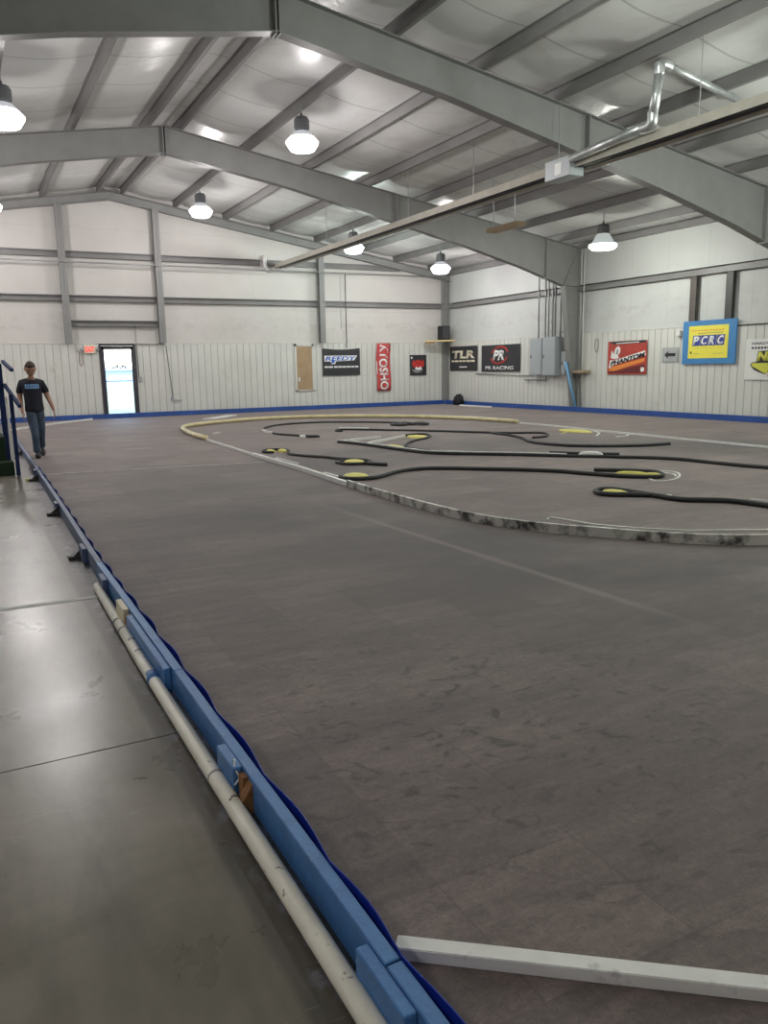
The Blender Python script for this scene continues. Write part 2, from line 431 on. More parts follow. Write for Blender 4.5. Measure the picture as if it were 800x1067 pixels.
# ------------------------------------------------------------------ steel
def frame(Y, label):
    t = thing('steel_frame', label, 'roof frame', (XC, Y, 0))
    # (x offset from ridge, depth)
    dep = [(0, .60), (3, .60), (5.2, .70), (8.3, .86), (10.2, 1.02), (11.9, 1.24)]
    def depth(dx):
        for (a, da), (b, db) in zip(dep, dep[1:]):
            if dx <= b: return da + (db-da)*(dx-a)/(b-a)
        return dep[-1][1]
    for sgn, part in ((1, 'rafter'), (-1, 'rafter')):
        xs = [0, .02, 3, 5.2, 8.3, 10.2, 11.9]
        bm = bmesh.new()
        top = [(XC+sgn*x, rt(XC+sgn*x)) for x in xs]; bot = [(XC+sgn*x, rt(XC+sgn*x)-depth(x)) for x in xs]
        prism(bm, [(x, Y-.006, z) for x, z in top+bot[::-1]], (0, .012, 0))
        for line, s in ((top, -1), (bot, 1)):
            prism(bm, [(x, Y-.11, z) for x, z in line] + [(x, Y-.11, z+s*.014) for x, z in line[::-1]], (0, .22, 0))
        build(part, bm, M['steel'], t)
        for x in (.03, 6.1, 11.2):   # splice plates
            X = XC+sgn*x
            build('splice_plate', bx((X-.012, Y-.115, rt(X)-depth(x)-.03), (X+.012, Y+.115, rt(X)-.0)), M['steel'], t)
        # column
        xo = XC+sgn*12.5; xt = XC+sgn*11.9; xb = XC+sgn*12.40; zk = rt(xt)-depth(11.9)
        bm = bmesh.new()
        prism(bm, [(xo, Y-.006, 0), (xo, Y-.006, rt(xo)), (xt, Y-.006, rt(xt)), (xt, Y-.006, zk), (xb, Y-.006, 0)], (0, .012, 0))
        prism(bm, [(xo, Y-.13, 0), (xo, Y-.13, rt(xo)), (xo+sgn*.014, Y-.13, rt(xo)), (xo+sgn*.014, Y-.13, 0)], (0, .26, 0))
        prism(bm, [(xb, Y-.11, 0), (xt, Y-.11, zk), (xt+sgn*.016, Y-.11, zk), (xb+sgn*.016, Y-.11, 0)], (0, .22, 0))
        prism(bm, [(xo, Y-.11, rt(xo)-.014), (xt, Y-.11, rt(xt)-.014), (xt, Y-.11, rt(xt)), (xo, Y-.11, rt(xo))], (0, .22, 0))
        prism(bm, [(xt, Y-.10, zk), (xo, Y-.10, zk), (xo, Y-.10, zk+.014), (xt, Y-.10, zk+.014)], (0, .20, 0))
        # knee stiffener
        prism(bm, [(xt, Y-.07, zk), (xt+sgn*.01, Y-.07, zk-.02), (xo, Y-.07, rt(xo)-.02), (xo-sgn*.02, Y-.07, rt(xo))], (0, .14, 0))
        build('column', bm, M['steel'], t)
        build('base_plate', bx((min(xb, xo)-.02, Y-.14, 0), (max(xb, xo)+.02, Y+.14, .02)), M['steel'], t)
    return t
frame(12.2, 'largest nearest grey steel roof frame crossing the top of the room')
frame(19.62, 'grey steel roof frame in the middle with its tapered column by the electrical boxes')
t = thing('steel_frame', 'slim grey steel roof frame lying against the far end wall', 'roof frame', (XC, 27.05, 0))
for sgn in (1, -1):
    bm = bmesh.new(); x0, x1 = XC, XC+sgn*12.58
    prism(bm, [(x0, 27.1, rt(x0)), (x1, 27.1, rt(x1)), (x1, 27.1, rt(x1)-.24), (x0, 27.1, rt(x0)-.24)], (0, .012, 0))
    for z in (0, -.24): prism(bm, [(x0, 27.0, rt(x0)+z), (x1, 27.0, rt(x1)+z), (x1, 27.0, rt(x1)+z-.014), (x0, 27.0, rt(x0)+z-.014)], (0, .2, 0))
    build('rafter', bm, M['steel'], t)
bm = bmesh.new()
box(bm, (XR-.32, 27.1, 0), (XR-.306, 27.24, rt(17.0)-.24)); box(bm, (XR-.1, 27.1, 0), (XR-.086, 27.24, rt(17.25)-.24)); box(bm, (XR-.31, 27.16, 0), (XR-.09, 27.172, rt(17.0)-.24))
build('column', bm, M['steel'], t)

PL = {-.60: 'grey roof purlin at the left edge of the view, third down from the ridge', 1.05: 'grey roof purlin carrying the lamp cut off at the left edge',
      2.70: 'grey roof purlin next down from the ridge pair on the left slope', 4.36: 'grey roof purlin on the left side of the ridge',
      5.09: 'grey roof purlin on the right side of the ridge', 6.73: 'grey roof purlin carrying the two bright lamps near the ridge',
      8.37: 'grey roof purlin between the ridge lamps and the tube heater', 10.03: 'grey roof purlin that the long tube heater hangs from',
      11.68: 'grey roof purlin carrying the hanging wooden plank', 13.36: 'grey roof purlin between the hanging plank and the lamps by the side wall',
      14.9: 'grey roof purlin carrying the two lamps nearest the side wall', 16.4: 'grey roof purlin closest to the eave of the side wall'}
for x in PX:
    if x < -1: continue
    bm = bmesh.new(); z = rt(x)
    prof = [(-.06, .2), (.0, .2), (.0, .006), (.062, .006), (.062, .022), (.068, .022), (.068, 0), (-.006, 0), (-.006, .194), (-.06, .194)]
    prism(bm, [(x+a, YB+.02, z+b) for a, b in prof], (0, YE-YB-.06, 0))
    tag(build('roof_purlin', bm, M['purlin']), PL[x], 'roof purlin', 'roof purlins')
bm = bmesh.new()
box(bm, (XR-.2, YB, rt(17.2)-.05), (XR-.19, YE-.02, rt(17.2)+.12)); box(bm, (XR-.2, YB, rt(17.2)-.05), (XR-.1, YE-.02, rt(17.2)-.04))
tag(build('eave_strut', bm, M['purlin']), 'grey steel strut running along the eave above the side wall', 'roof purlin')

def girt_y(x0, x1, z, h=.19, y=YE-.03):   # on the end wall
    bm = bmesh.new()
    box(bm, (x0, y-.006, z-h/2), (x1, y, z+h/2)); box(bm, (x0, y-.1, z+h/2-.006), (x1, y, z+h/2)); box(bm, (x0, y-.1, z-h/2), (x1, y, z-h/2+.006))
    box(bm, (x0, y-.1, z+h/2-.03), (x1, y-.094, z+h/2)); return bm
g = 'steel girts across the far end wall'
tag(build('wall_girt', girt_y(XL, 9.62, 5.13), M['purlin']), 'upper grey girt across the end wall, from left edge to the tube heater', 'wall girt', g)
tag(build('wall_girt', girt_y(9.8, 15.2, 5.13), M['purlin']), 'short upper grey girt on the end wall under the sloping rafter, past the heater', 'wall girt', g)
tag(build('wall_girt', girt_y(XL, XR, 3.80), M['purlin']), 'middle grey girt across the end wall, running to the corner', 'wall girt', g)
tag(build('wall_girt', girt_y(3.28, 5.98, 3.03), M['purlin']), 'short low grey girt on the end wall above the glass door', 'wall girt', g)
def girt_x(y0, y1, z, h=.19, x=XR-.0):
    bm = bmesh.new()
    box(bm, (x-.006, y0, z-h/2), (x, y1, z+h/2)); box(bm, (x-.12, y0, z+h/2-.006), (x, y1, z+h/2)); box(bm, (x-.12, y0, z-h/2), (x, y1, z-h/2+.006))
    box(bm, (x-.12, y0, z-h/2), (x-.114, y1, z-h/2+.14)); return bm
tag(build('wall_girt', girt_x(YB, 19.7, 3.78), M['purlin']), 'grey girt on the side wall above the framed blue and yellow sign', 'wall girt')
tag(build('wall_girt', girt_x(19.93, 26.95, 3.80), M['purlin']), 'grey girt on the side wall behind the electrical conduits', 'wall girt')
for y, mt, lb in ((15.15, M['steel_dark'], 'brown steel post between girt and panelling, above the framed sign'), (14.03, M['black_steel'], 'black steel post between girt and panelling, above the right end of the framed sign')):
    bm = bmesh.new(); box(bm, (XR-.1, y-.105, HP+.02), (XR-.09, y+.105, 3.69)); box(bm, (XR-.1, y-.105, HP+.02), (XR, y-.095, 3.69)); box(bm, (XR-.1, y+.095, HP+.02), (XR, y+.105, 3.69))
    tag(build('wall_post', bm, mt), lb, 'steel post')
for x, lb in ((3.16, 'grey steel end wall post left of the glass door'), (6.07, 'grey steel end wall post right of the glass door'), (11.81, 'grey steel end wall post above the plywood hatch')):
    bm = bmesh.new(); zt = rt(x)-.25; y0, y1 = YE-.33, YE-.14
    box(bm, (x-.1, y0, HP), (x+.1, y0+.012, zt)); box(bm, (x-.1, y1-.012, HP), (x+.1, y1, zt)); box(bm, (x-.005, y0, HP), (x+.005, y1, zt))
    tag(build('wall_post', bm, M['steel']), lb, 'steel post')

# ------------------------------------------------------------------ lamps
def lamp(x, y, z, color, power, label, bright=9., bell=.6, wide=False):
    zt = rt(x)
    t = thing('high_bay_lamp', label, 'ceiling lamp', (x, y, z), 'high bay lamps')
    lm = lampmat('lamp_lens', color, bright); bl = lampmat('lamp_bell', color, bell)
    if wide:
        rp = [(.09, .33), (.12, .31), (.20, .20), (.27, .07), (.36, .0), (.35, .0), (.26, .07), (.19, .20), (.11, .31), (.09, .325)]; lp = [(.35, .012), (.35, -.05), (.28, -.11), (0.0, -.13)]
    else:
        rp = [(.10, .24), (.16, .22), (.22, .16), (.26, .10), (.25, .10), (.21, .16), (.155, .21), (.10, .23)]; lp = [(.25, .12), (.335, .03), (.33, .0), (.25, -.13), (.20, -.15), (0.0, -.155)]
    build('reflector', lathe(bmesh.new(), rp, (x, y, z)), bl, t, True)
    build('lens', lathe(bmesh.new(), lp, (x, y, z)), lm, t, True)
    build('ballast', lathe(bmesh.new(), [(.05, .24), (.13, .25), (.155, .28), (.155, .45), (.12, .50), (.03, .51), (.02, .58)], (x, y, z), 16), M['ballast'], t)
    build('hanger', lathe(bmesh.new(), [(.014, .56), (.014, max(.6, zt-z+.01))], (x, y, z), 8), M['conduit'], t)
    ld = bpy.data.lights.new('lamp_bulb', 'POINT'); ld.energy = power; ld.color = color; ld.shadow_soft_size = .16
    lo = bpy.data.objects.new('bulb', ld); COL.objects.link(lo); lo.location = (0, 0, -.30); lo.parent = t
    return t
W1 = (1, .95, .94); G1 = (.93, 1, .91); C1 = (.86, 1, .93); Y1 = (.97, 1, .90)
P = 330
lamp(6.65, 15.95, 6.0, W1, P, 'bright white lamp hanging nearest the ridge between the two large frames')
lamp(6.65, 23.7, 6.0, W1, P, 'glowing lamp near the ridge, beyond the middle steel frame')
lamp(11.5, 23.65, 5.22, C1, P, 'greenish white lamp hanging right beside the tube heater')
lamp(14.75, 23.65, 4.72, W1, P, 'glowing lamp farthest back, above the corner shelf')
lamp(14.8, 15.95, 4.45, Y1, P, 'glowing lamp near the side wall with a wide pale reflector', bell=.55, wide=True)
lamp(1.1, 15.55, 5.72, W1, P, 'glowing lamp cut off by the left edge of the view')
for x, y, lb in ((1.1, 23.7, 'lamp barely showing at the left edge, beyond the middle steel frame'), (-4, 15.7, 'lamp on the left roof slope in the middle bay'), (-4, 23.7, 'lamp on the left roof slope in the far bay'),
                 (6.7, 7.9, 'lamp near the ridge on the camera side of the nearest frame'), (11.5, 7.9, 'lamp beside the tube heater on the camera side of the nearest frame'), (14.8, 7.9, 'lamp near the side wall on the camera side of the nearest frame'),
                 (-3, 1, 'unseen added lamp behind the viewer on the left roof slope'), (7, .2, 'unseen added lamp behind the viewer near the ridge'), (13, .2, 'unseen added lamp behind the viewer toward the side wall')):
    lamp(x, y, rt(x)-.72, G1 if x > 5 else W1, P*(.75 if y < 3 else 1), lb)  # lamps out of view are estimated; rear ones added and dimmed to match brightness

# ------------------------------------------------------------------ tube heater
hx = 10.06
t = thing('tube_heater', 'long tube heater with tin reflector hanging from the roof', 'heater', (hx+.15, 16, 4.93))
bm = bmesh.new()
prism(bm, [(hx-.03, 4.6, 4.93), (hx+.05, 4.6, 5.10), (hx+.27, 4.6, 5.10), (hx+.38, 4.6, 4.93), (hx+.374, 4.6, 4.93), (hx+.265, 4.6, 5.09), (hx+.055, 4.6, 5.09), (hx-.024, 4.6, 4.93)], (0, 22.4, 0))
build('reflector', bm, M['heater'], t)
build('tube', tube([(hx+.1, 4.6, 4.99), (hx+.1, 27.1, 4.99)], .05), M['dark'], t)
build('tube', tube([(hx+.24, 4.6, 4.99), (hx+.24, 27.1, 4.99)], .05), M['dark'], t)
bm = bx((hx-.13, 11.6, 4.80), (hx+.2, 12.28, 5.14), .01); b_ = build('burner_box', bm, M['grey_box'], t)
tag(build('label_plate', bx((hx-.136, 11.82, 4.86), (hx-.13, 12.0, 5.06)), M['wht'], b_), 'white sticker')
for y in (22.5, 17.6, 14.8, 12.05, 8.9, 6.2): build('hanging_wire', tube([(10.06, y, 5.08), (10.06, y, rt(10.03)-.002)], .007), M['conduit'], t)
build('exhaust_elbow', tube(catmull([(9.86, 27.12, 4.86), (9.78, 27.12, 4.95), (9.76, 27.12, 5.2), (9.76, 27.16, 5.3), (9.76, 27.28, 5.32)], 4), .07), M['wht'], t, True)
build('duct_pipe', tube([(9.98, 11.62, 5.07), (9.98, 9.85, 5.17)], .075), M['galv'], t, True)
build('duct_pipe', tube([(9.98, 9.75, 5.17), (9.98, 9.62, 5.95)], .075), M['galv'], t, True)
build('duct_pipe', tube([(10.02, 9.6, 6.0), (12.1, 9.95, 5.86)], .06), M['galv'], t, True)
for a in (((9.98, 9.95, 5.16), (9.98, 9.76, 5.17), (9.98, 9.74, 5.35)), ((9.98, 9.64, 5.85), (9.98, 9.62, 6.0), (10.2, 9.63, 5.99))):
    build('elbow', tube(catmull(a, 5), .085), M['galv'], t, True)
# hanging plank
t = thing('hanging_plank', 'short wooden plank hanging on two rods below the roof', 'plank', (11.75, 15.95, 4.66))
build('board', bx((11.62, 15.35, 4.64), (11.9, 16.55, 4.74), .005), M['tan'], t)
for y in (16.35, 15.52): build('rod', tube([(11.7, y, 4.7), (11.7, y, rt(11.7))], .012), M['conduit'], t)

# ------------------------------------------------------------------ carpet and markings
CP = [(.80, YB+.1), (17.0, YB+.1), (17.0, 27.02), (1.05, 27.02), (1.05, 20.5), (.96, 17.0), (.91, 12.6), (.86, 9.0), (.80, 6.0)]
bm = bmesh.new(); prism(bm, [(x, y, 0) for x, y in CP], (0, 0, .008))
tag(build('racing_carpet', bm, M['carpet'], origin=(0, 0, 0)), 'brown grey carpet covering the racing area from kerb to walls', 'carpet')
def strip(name, pts, w, z0, h, m, label, cat, group=None):
    bm = bmesh.new(); sweep(bm, [(x, y, z0) for x, y in pts], [(-w/2, 0), (w/2, 0), (w/2, h), (-w/2, h)])
    return tag(build(name, bm, m), label, cat, group)
Z = .008
strip('floor_tape', [(-6, 5.62), (-1, 5.55), (.68, 5.5)], .07, 0.0005, .002, M['tape'], 'worn white tape line across the concrete, ending at the white pipe', 'tape line')
strip('floor_tape', [(.98, 12.77), (2.5, 12.6), (4.27, 12.28)], .035, Z, .003, M['tape'], 'thin white tape line across the carpet from the kerb to the oval', 'tape line')
strip('white_pipe', [(1.1, 23.3), (2.4, 25.3), (3.6, 26.7)], .06, Z, .05, M['white'], 'white pipe lying slantwise on the carpet near the glass door', 'pipe')
strip('white_pipe', [(16.55, 25.2), (16.62, 23.3)], .06, Z, .05, M['white'], 'short white pipe along the side wall beside the black bag', 'pipe')

# ------------------------------------------------------------------ left kerb
kerb = [(.77, -1.2), (.765, 1.45), (.77, 3.56), (.775, 6.0), (.83, 9.0), (.88, 12.6), (.93, 17.0), (1.0, 20.5)]
def kx(y):
    for (xa, ya), (xb, yb) in zip(kerb, kerb[1:]):
        if y <= yb: return xa+(xb-xa)*(y-ya)/(yb-ya)
    return kerb[-1][0]
kl = ['blue painted kerb board at the bottom edge, beside the capped side block', 'blue painted kerb board beside the rusty wood bracket', 'blue painted kerb board beside the far half of the white pipe', 'blue painted kerb board starting just past the white pipe end', 'blue painted kerb board level with the two dark braces beyond the white pipe', 'blue painted kerb board passing the foot of the green steps', 'blue painted kerb board behind the walking person']
for i, ((xa, ya), (xb, yb)) in enumerate(zip(kerb, kerb[1:])):
    bm = bmesh.new(); w = .021
    prism(bm, [(xa-w, ya+.004, 0), (xa+w, ya+.004, 0), (xb+w, yb-.004, 0), (xb-w, yb-.004, 0)], (0, 0, .125))
    bmesh.ops.bevel(bm, geom=bm.edges[:], offset=.003, segments=1, affect='EDGES')
    tag(build('kerb_board', bm, M['blue'] if i < 3 else M['blue_dull']), kl[i], 'kerb board', 'kerb boards in a row along the carpet')
# wavy ribbon stapled to the track side
pin = [-.6, -.1, .45, .95, 1.45, 1.87, 2.42, 3.0, 3.54, 4.09, 4.6, 5.1, 5.51, 6.0, 6.47, 7.0, 7.6, 8.2, 8.9, 9.6, 10.4, 11.2, 12.0, 13.0]
path = []
for a, b in zip(pin, pin[1:]):
    amp = .021*min(1, (b-a)/.5)
    for k in range(8):
        u = k/8; y = a+(b-a)*u; path.append((kx(y)+.0235+amp*math.sin(PI*u)**1.3, y, .009))
bm = bmesh.new(); sweep(bm, path, [(-.0015, 0), (.0015, 0), (.0015, .122), (-.0015, .122)])
tag(build('vinyl_ribbon', bm, M['ribbon'], smooth=False), 'dark blue ribbon bulging in waves along the carpet side of the kerb', 'ribbon')
# blocks fixed to the left side of the kerb
gb = 'side blocks on the kerb'
for ya, yb, zt, label in ((1.30, 1.54, .12, 'blue block on the side of the kerb near the bottom edge'), (2.53, 2.73, .124, 'blue block on the kerb just beyond the rusty wood bracket'),
                      (3.62, 4.58, .118, 'long blue block on the kerb beside the blue taped pipe joint'), (5.46, 5.66, .12, 'pale topped blue block on the kerb at the far end of the white pipe'),
                      (6.55, 6.78, .12, 'pale topped blue block just past the white pipe end'), (9.05, 9.25, .12, 'small pale topped block on the kerb halfway to the steps'), (12.4, 12.6, .12, 'small pale topped block on the kerb near the foot of the steps')):
    x = kx(ya)-.022
    tag(build('kerb_block', bx((x-.036, ya, 0), (x, yb, zt), .005), M['blue'] if ya < 5 else M['blue_dull']), label, 'wood block', gb)
tag(build('kerb_block', bx((kx(4.8)-.058, 4.70, 0), (kx(4.8)-.022, 4.94, .12), .005), M['cream']), 'cream block with yellow paint on the kerb beside the pipe', 'wood block', gb)
tag(build('wood_bracket', bx((kx(4.6)-.055, 4.60, 0), (kx(4.6)-.022, 4.67, .10), .004), M['wood']), 'small brown wood bracket between the cream block and the long blue block', 'bracket')
bm = bmesh.new(); x = kx(2.45)-.0215
prism(bm, [(x, 2.42, 0), (x-.045, 2.42, .0), (x-.042, 2.42, .045), (x, 2.42, .105)], (0, .045, 0)); box(bm, (x-.02, 2.47, 0), (x, 2.515, .11))
tag(build('wood_bracket', bm, M['wood']), 'rusty brown wood bracket against the nearest blue block', 'bracket')
for y, lb in ((6.76, 'dark brace at the kerb foot just past the white pipe end'), (9.03, 'dark brace at the kerb foot halfway to the steps'), (12.15, 'dark brace with a yellow tip at the kerb near the steps'), (16.2, 'dark brace at the kerb foot behind the handrail')):
    x = kx(y)-.0215; t = thing('kerb_brace', lb, 'brace', (x, y, 0), 'dark braces along the kerb')
    build('foot', bx((x-.13, y-.04, 0), (x, y+.04, .03), .004), M['dark'], t)
    bm = bmesh.new(); prism(bm, [(x, y-.02, .03), (x-.09, y-.02, .03), (x, y-.02, .10)], (0, .04, 0)); build('upright', bm, M['dark'], t)
    if y == 12.15: tag(build('tip', bx((x-.16, y-.04, 0), (x-.13, y+.04, .04), .004), M['yellow'], t), 'yellow tip')

# white pipe on the concrete
t = thing('pvc_pipe', 'long dirty white plastic pipe lying on concrete along the kerb', 'pipe', (.69, 3, 0))
r = .030; X0 = .685
build('pipe', tube([(X0-.004, -1.2, r), (X0, 2, r), (X0, 4, r), (X0+.02, 5.66, r)], r), M['pvc'], t, True)
for y in (2.66, 4.55, 4.73): build('joint_ring', lathe_y := tube([(X0+.002, y, r), (X0+.002, y+.012, r)], r+.002), M['printg'], t, True)
tag(build('tape_band', tube([(X0+.002, 3.70, r), (X0+.003, 3.80, r)], r+.0025), M['blue'], t, True), 'blue tape around the pipe')
for y in (2.44, 4.3, 4.1): build('pen_mark', tube([(X0+.002-.02, y, r+.031), (X0+.002, y+.012, r+.0365), (X0+.024, y+.01, r+.028)], .002), M['printk'], t)
bm = tube(catmull([(X0+.03, 2.60, .06), (X0+.04, 2.60, .10), (X0+.045, 2.57, .135), (X0+.035, 2.54, .12), (X0+.045, 2.52, .09), (X0+.03, 2.53, .06)], 4), .003)
tag(build('plastic_tie', bm, M['wht'], t), 'white tie loop')
# white timber in the near right corner
def beamat(name, a, b, w, h, m, label, cat, z=Z, group=None):
    a = Vector((*a, 0)); b = Vector((*b, 0)); d_ = (b-a).normalized(); n = Vector((-d_.y, d_.x, 0))*w
    bm = bmesh.new(); prism(bm, [p+Vector((0, 0, z)) for p in (a, b, b+n, a+n)], (0, 0, h))
    bmesh.ops.bevel(bm, geom=bm.edges[:], offset=min(w, h)*.07, segments=2, affect='EDGES')
    return tag(build(name, bm, m), label, cat, group)
beamat('white_timber', (.835, 1.575), (3.2, -.27), .05, .036, M['white'], 'white painted timber lying on the carpet from the kerb', 'timber')

# ------------------------------------------------------------------ the oval
near = catmull([(4.24, 9.05, Z), (4.205, 8.1, Z), (4.205, 7.14, Z), (4.25, 6.4, Z), (4.38, 5.85, Z), (4.57, 5.45, Z), (4.78, 5.14, Z), (4.98, 4.84, Z), (5.2, 4.56, Z), (5.45, 4.33, Z), (5.75, 4.15, Z), (6.2, 3.98, Z), (6.8, 3.87, Z), (7.6, 3.8, Z)], 5)
tag(build('track_border', sweep(bmesh.new(), near, [(-.02, 0), (.02, 0), (.02, .085), (-.02, .085)]), M['scuffed'], smooth=False), 'scuffed white bent board curving around the near end of the oval', 'track border')
strip('track_border', [(4.26, 9.1), (4.36, 10.9), (4.41, 13.3)], .06, Z, .055, M['white'], 'straight white board on the left side of the oval, nearer half', 'track border')
strip('track_border', [(4.42, 13.32), (4.5, 15.2), (4.57, 16.82)], .035, Z, .04, M['white'], 'thin white rail on the left side of the oval, farther half', 'track border')
strip('track_border', [(4.5, 9.6), (4.5, 10.4)], .04, Z, .02, M['white'], 'short loose white strip lying just inside the oval border', 'track border')
strip('track_border', [(4.62, 11.7), (4.62, 12.7)], .03, Z, .015, M['white'], 'narrow loose white strip near the small yellow pair', 'track border')
far = catmull([(4.58, 16.9, .062), (4.62, 18.2, .062), (4.78, 19.6, .062), (5.0, 20.6, .062), (5.32, 21.15, .062), (5.85, 21.6, .062), (6.5, 22.0, .062), (7.4, 22.4, .062), (8.3, 22.5, .062), (9.2, 22.35, .062), (10.0, 21.9, .062), (10.8, 21.2, .062), (11.5, 20.35, .062), (12.0, 19.4, .062), (12.35, 18.4, .062), (12.5, 17.4, .062), (12.58, 16.5, .062)], 4)
tag(build('track_border', tube(far, .052), M['pvc_far'], smooth=True), 'thick yellowed pipe curving around the far end of the oval', 'track border')
strip('track_border', [(12.6, 16.45), (12.6, 15.2), (12.45, 13.6), (12.38, 12.2), (12.28, 10.9), (12.22, 9.8), (12.18, 8.9), (12.1, 5)], .05, Z, .035, M['white'], 'thin white rail along the far side of the oval', 'track border')
strip('track_border', [(4.9, 5.93), (5.02, 6.03), (5.12, 5.5), (5.33, 5.16), (5.6, 4.87), (6.2, 4.52), (7.2, 4.2)], .02, Z, .012, M['white'], 'fine white strip just inside the scuffed near border', 'track border')

HZ = .032
def hose(pts, r, label, group='black track hoses'):
    return tag(build('rubber_hose', tube(catmull([(x, y, Z+r*.75) for x, y in pts], 5), r*.75), M['hose'], smooth=True), label, 'hose', group)
hose([(6.48, 18.7), (6.85, 19.45), (7.45, 20.1), (8.1, 20.3), (8.8, 20.2), (9.3, 19.75), (9.9, 19.2), (10.25, 18.5)], .03, 'black hose bending along the inside of the far yellowed pipe')
hose([(6.35, 17.6), (6.34, 17.2), (6.5, 16.7), (6.7, 16.3), (6.85, 16.15), (6.8, 15.98), (6.6, 16.05), (6.48, 16.25)], .03, 'short black hose with a small loop at the far left of the oval')
strip('white_pipe', [(6.45, 18.6), (6.32, 18.0), (6.35, 17.65)], .05, Z, .05, M['white'], 'short bent white piece joining the two far left hoses', 'pipe')
beamat('white_pipe', (6.5, 15.95), (6.62, 16.3), .12, .05, M['white'], 'small white piece inside the loop of the short far hose', 'pipe')
for i, (x, y) in enumerate([(9.9, 17.95), (10.15, 17.95), (10.35, 17.6)]):
    bm = tube(catmull([(x+.16*math.cos(a), y+.28*math.sin(a), Z+.03+.01*i) for a in [k*PI/4 for k in range(9)]], 3), .03)
    tag(build('hose_loop', bm, M['hose'], smooth=True), 'coil of black hose in the small pile by the far yellowed pipe', 'hose', 'coiled hose pile')
hose([(7.85, 17.0), (7.8, 17.25), (8.1, 17.5), (8.5, 17.05), (8.95, 16.45), (9.4, 15.85), (9.93, 15.03), (10.3, 14.4), (10.68, 13.98), (11.07, 13.67), (10.95, 13.3), (10.56, 12.9), (10.2, 12.85)], .03, 'long black hose ending in a hook by the white corner marks')
strip('white_pipe', [(7.95, 17.35), (8.5, 16.9)], .06, Z+.06, .02, M['white'], 'white strip lying on the start of the long hooked hose', 'pipe')
hose([(10.22, 14.3), (10.18, 13.56), (9.97, 12.88), (9.66, 12.3), (9.55, 11.75), (9.68, 11.2), (9.95, 10.85), (10.3, 10.6), (10.65, 10.42), (10.99, 10.34), (11.33, 10.32)], .035, 'black hose branching off and ending at the far right')
tri = [(6.62, 14.55), (6.75, 14.05), (6.82, 13.45), (6.87, 12.85), (6.92, 12.3), (7.0, 11.75), (7.2, 11.4), (7.42, 11.15), (7.85, 10.72), (8.2, 10.33), (8.55, 9.9), (8.85, 9.6), (9.15, 9.25), (9.5, 8.8), (9.63, 8.45), (9.65, 8.1), (9.68, 7.78), (9.72, 7.46), (9.78, 7.15), (9.9, 6.2)]
hose(tri, .035, 'longest black hose crossing the middle of the oval to the right edge')
bm = sweep(bmesh.new(), catmull([(x, y, Z+.053) for x, y in tri[:11]], 4), [(-.022, 0), (.022, 0), (.022, .014), (-.022, .014)])
tag(build('white_pipe', bm, M['white']), 'white strip lying on top of the longest black hose', 'pipe')
hose([(8.65, 10.45), (8.9, 10.12), (9.15, 9.82), (9.38, 9.58)], .035, 'short black hose end beside the white pad')
strip('white_pipe', [(6.7, 14.55), (7.27, 14.8), (7.8, 14.95)], .06, Z, .05, M['white'], 'far side of the white wedge, a pipe on the carpet', 'pipe')
strip('white_pipe', [(6.96, 13.85), (7.67, 14.35), (8.3, 14.8)], .06, Z, .05, M['white'], 'slanting white pipe of the wedge that points at the yellow pad', 'pipe')
hose([(8.45, 15.0), (8.65, 15.12), (8.92, 15.08), (8.87, 14.69), (8.5, 14.2), (8.0, 13.84), (7.55, 13.37), (7.24, 12.85), (7.16, 12.4), (7.22, 11.96)], .03, 'black hose hooking around the yellow pad at the white wedge')
hose([(4.86, 13.45), (4.72, 13.6), (4.82, 13.88), (5.05, 13.92), (5.2, 13.7), (5.12, 13.4), (4.98, 13.0), (5.12, 12.52), (5.28, 12.2), (5.42, 11.75), (5.62, 11.45), (5.66, 11.2), (5.45, 10.98), (5.18, 11.08), (5.15, 11.4), (5.35, 11.55)], .03, 'black hose linking the small yellow pair to the round yellow pad')
hose([(5.45, 11.0), (5.52, 10.8), (5.63, 10.6)], .036, 'stub of black hose beyond the round yellow pad')
hose([(4.45, 9.75), (4.5, 9.5), (4.75, 9.42), (4.95, 9.5), (5.35, 9.78), (5.65, 9.88), (5.95, 9.83), (6.3, 9.55), (6.72, 9.14), (6.98, 8.87), (7.24, 8.5), (7.36, 8.16), (7.53, 7.76), (7.68, 7.52), (7.89, 7.36), (8.08, 7.45), (8.22, 7.7), (8.12, 7.9), (7.95, 8.12), (7.72, 8.36)], .036, 'black hose curving from the nearest left yellow pad to the white loop')
hose([(7.2, 5.0), (7.13, 5.57), (6.93, 5.81), (6.76, 5.97), (6.73, 6.3), (6.72, 6.6), (6.68, 6.85), (6.56, 6.98), (6.42, 6.92), (6.34, 6.74), (6.42, 6.6), (6.56, 6.5), (6.72, 6.35)], .038, 'nearest black hose, looped around a yellow pad at the right')
strip('white_pipe', [(7.42, 5.62), (7.5, 5.42)], .03, Z, .02, M['white'], 'tiny white stick beside the nearest black hose', 'pipe')
strip('white_pipe', [(6.77, 6.12), (6.80, 6.18)], .04, Z, .05, M['white'], 'tiny white peg at the nearest black hose', 'pipe')
def pad(x, y, rx, ry, h, label, m=None, rot=0.):
    bm = bmesh.new(); seg = 20; rings = []
    for rr, z in ((1, 0), (1, .3), (.85, .75), (.5, 1)):
        rings.append([bm.verts.new((x+(rx*rr*math.cos(2*PI*i/seg))*math.cos(rot)-(ry*rr*math.sin(2*PI*i/seg))*math.sin(rot), y+(rx*rr*math.cos(2*PI*i/seg))*math.sin(rot)+(ry*rr*math.sin(2*PI*i/seg))*math.cos(rot), Z+h*z)) for i in range(seg)])
    for a, b in zip(rings, rings[1:]):
        for i in range(seg): bm.faces.new((a[i], a[(i+1) % seg], b[(i+1) % seg], b[i]))
    bm.faces.new(rings[0]); bm.faces.new(rings[-1])
    return tag(build('foam_pad', bm, m or M['yellow'], smooth=False), label, 'pad', 'yellow corner pads')
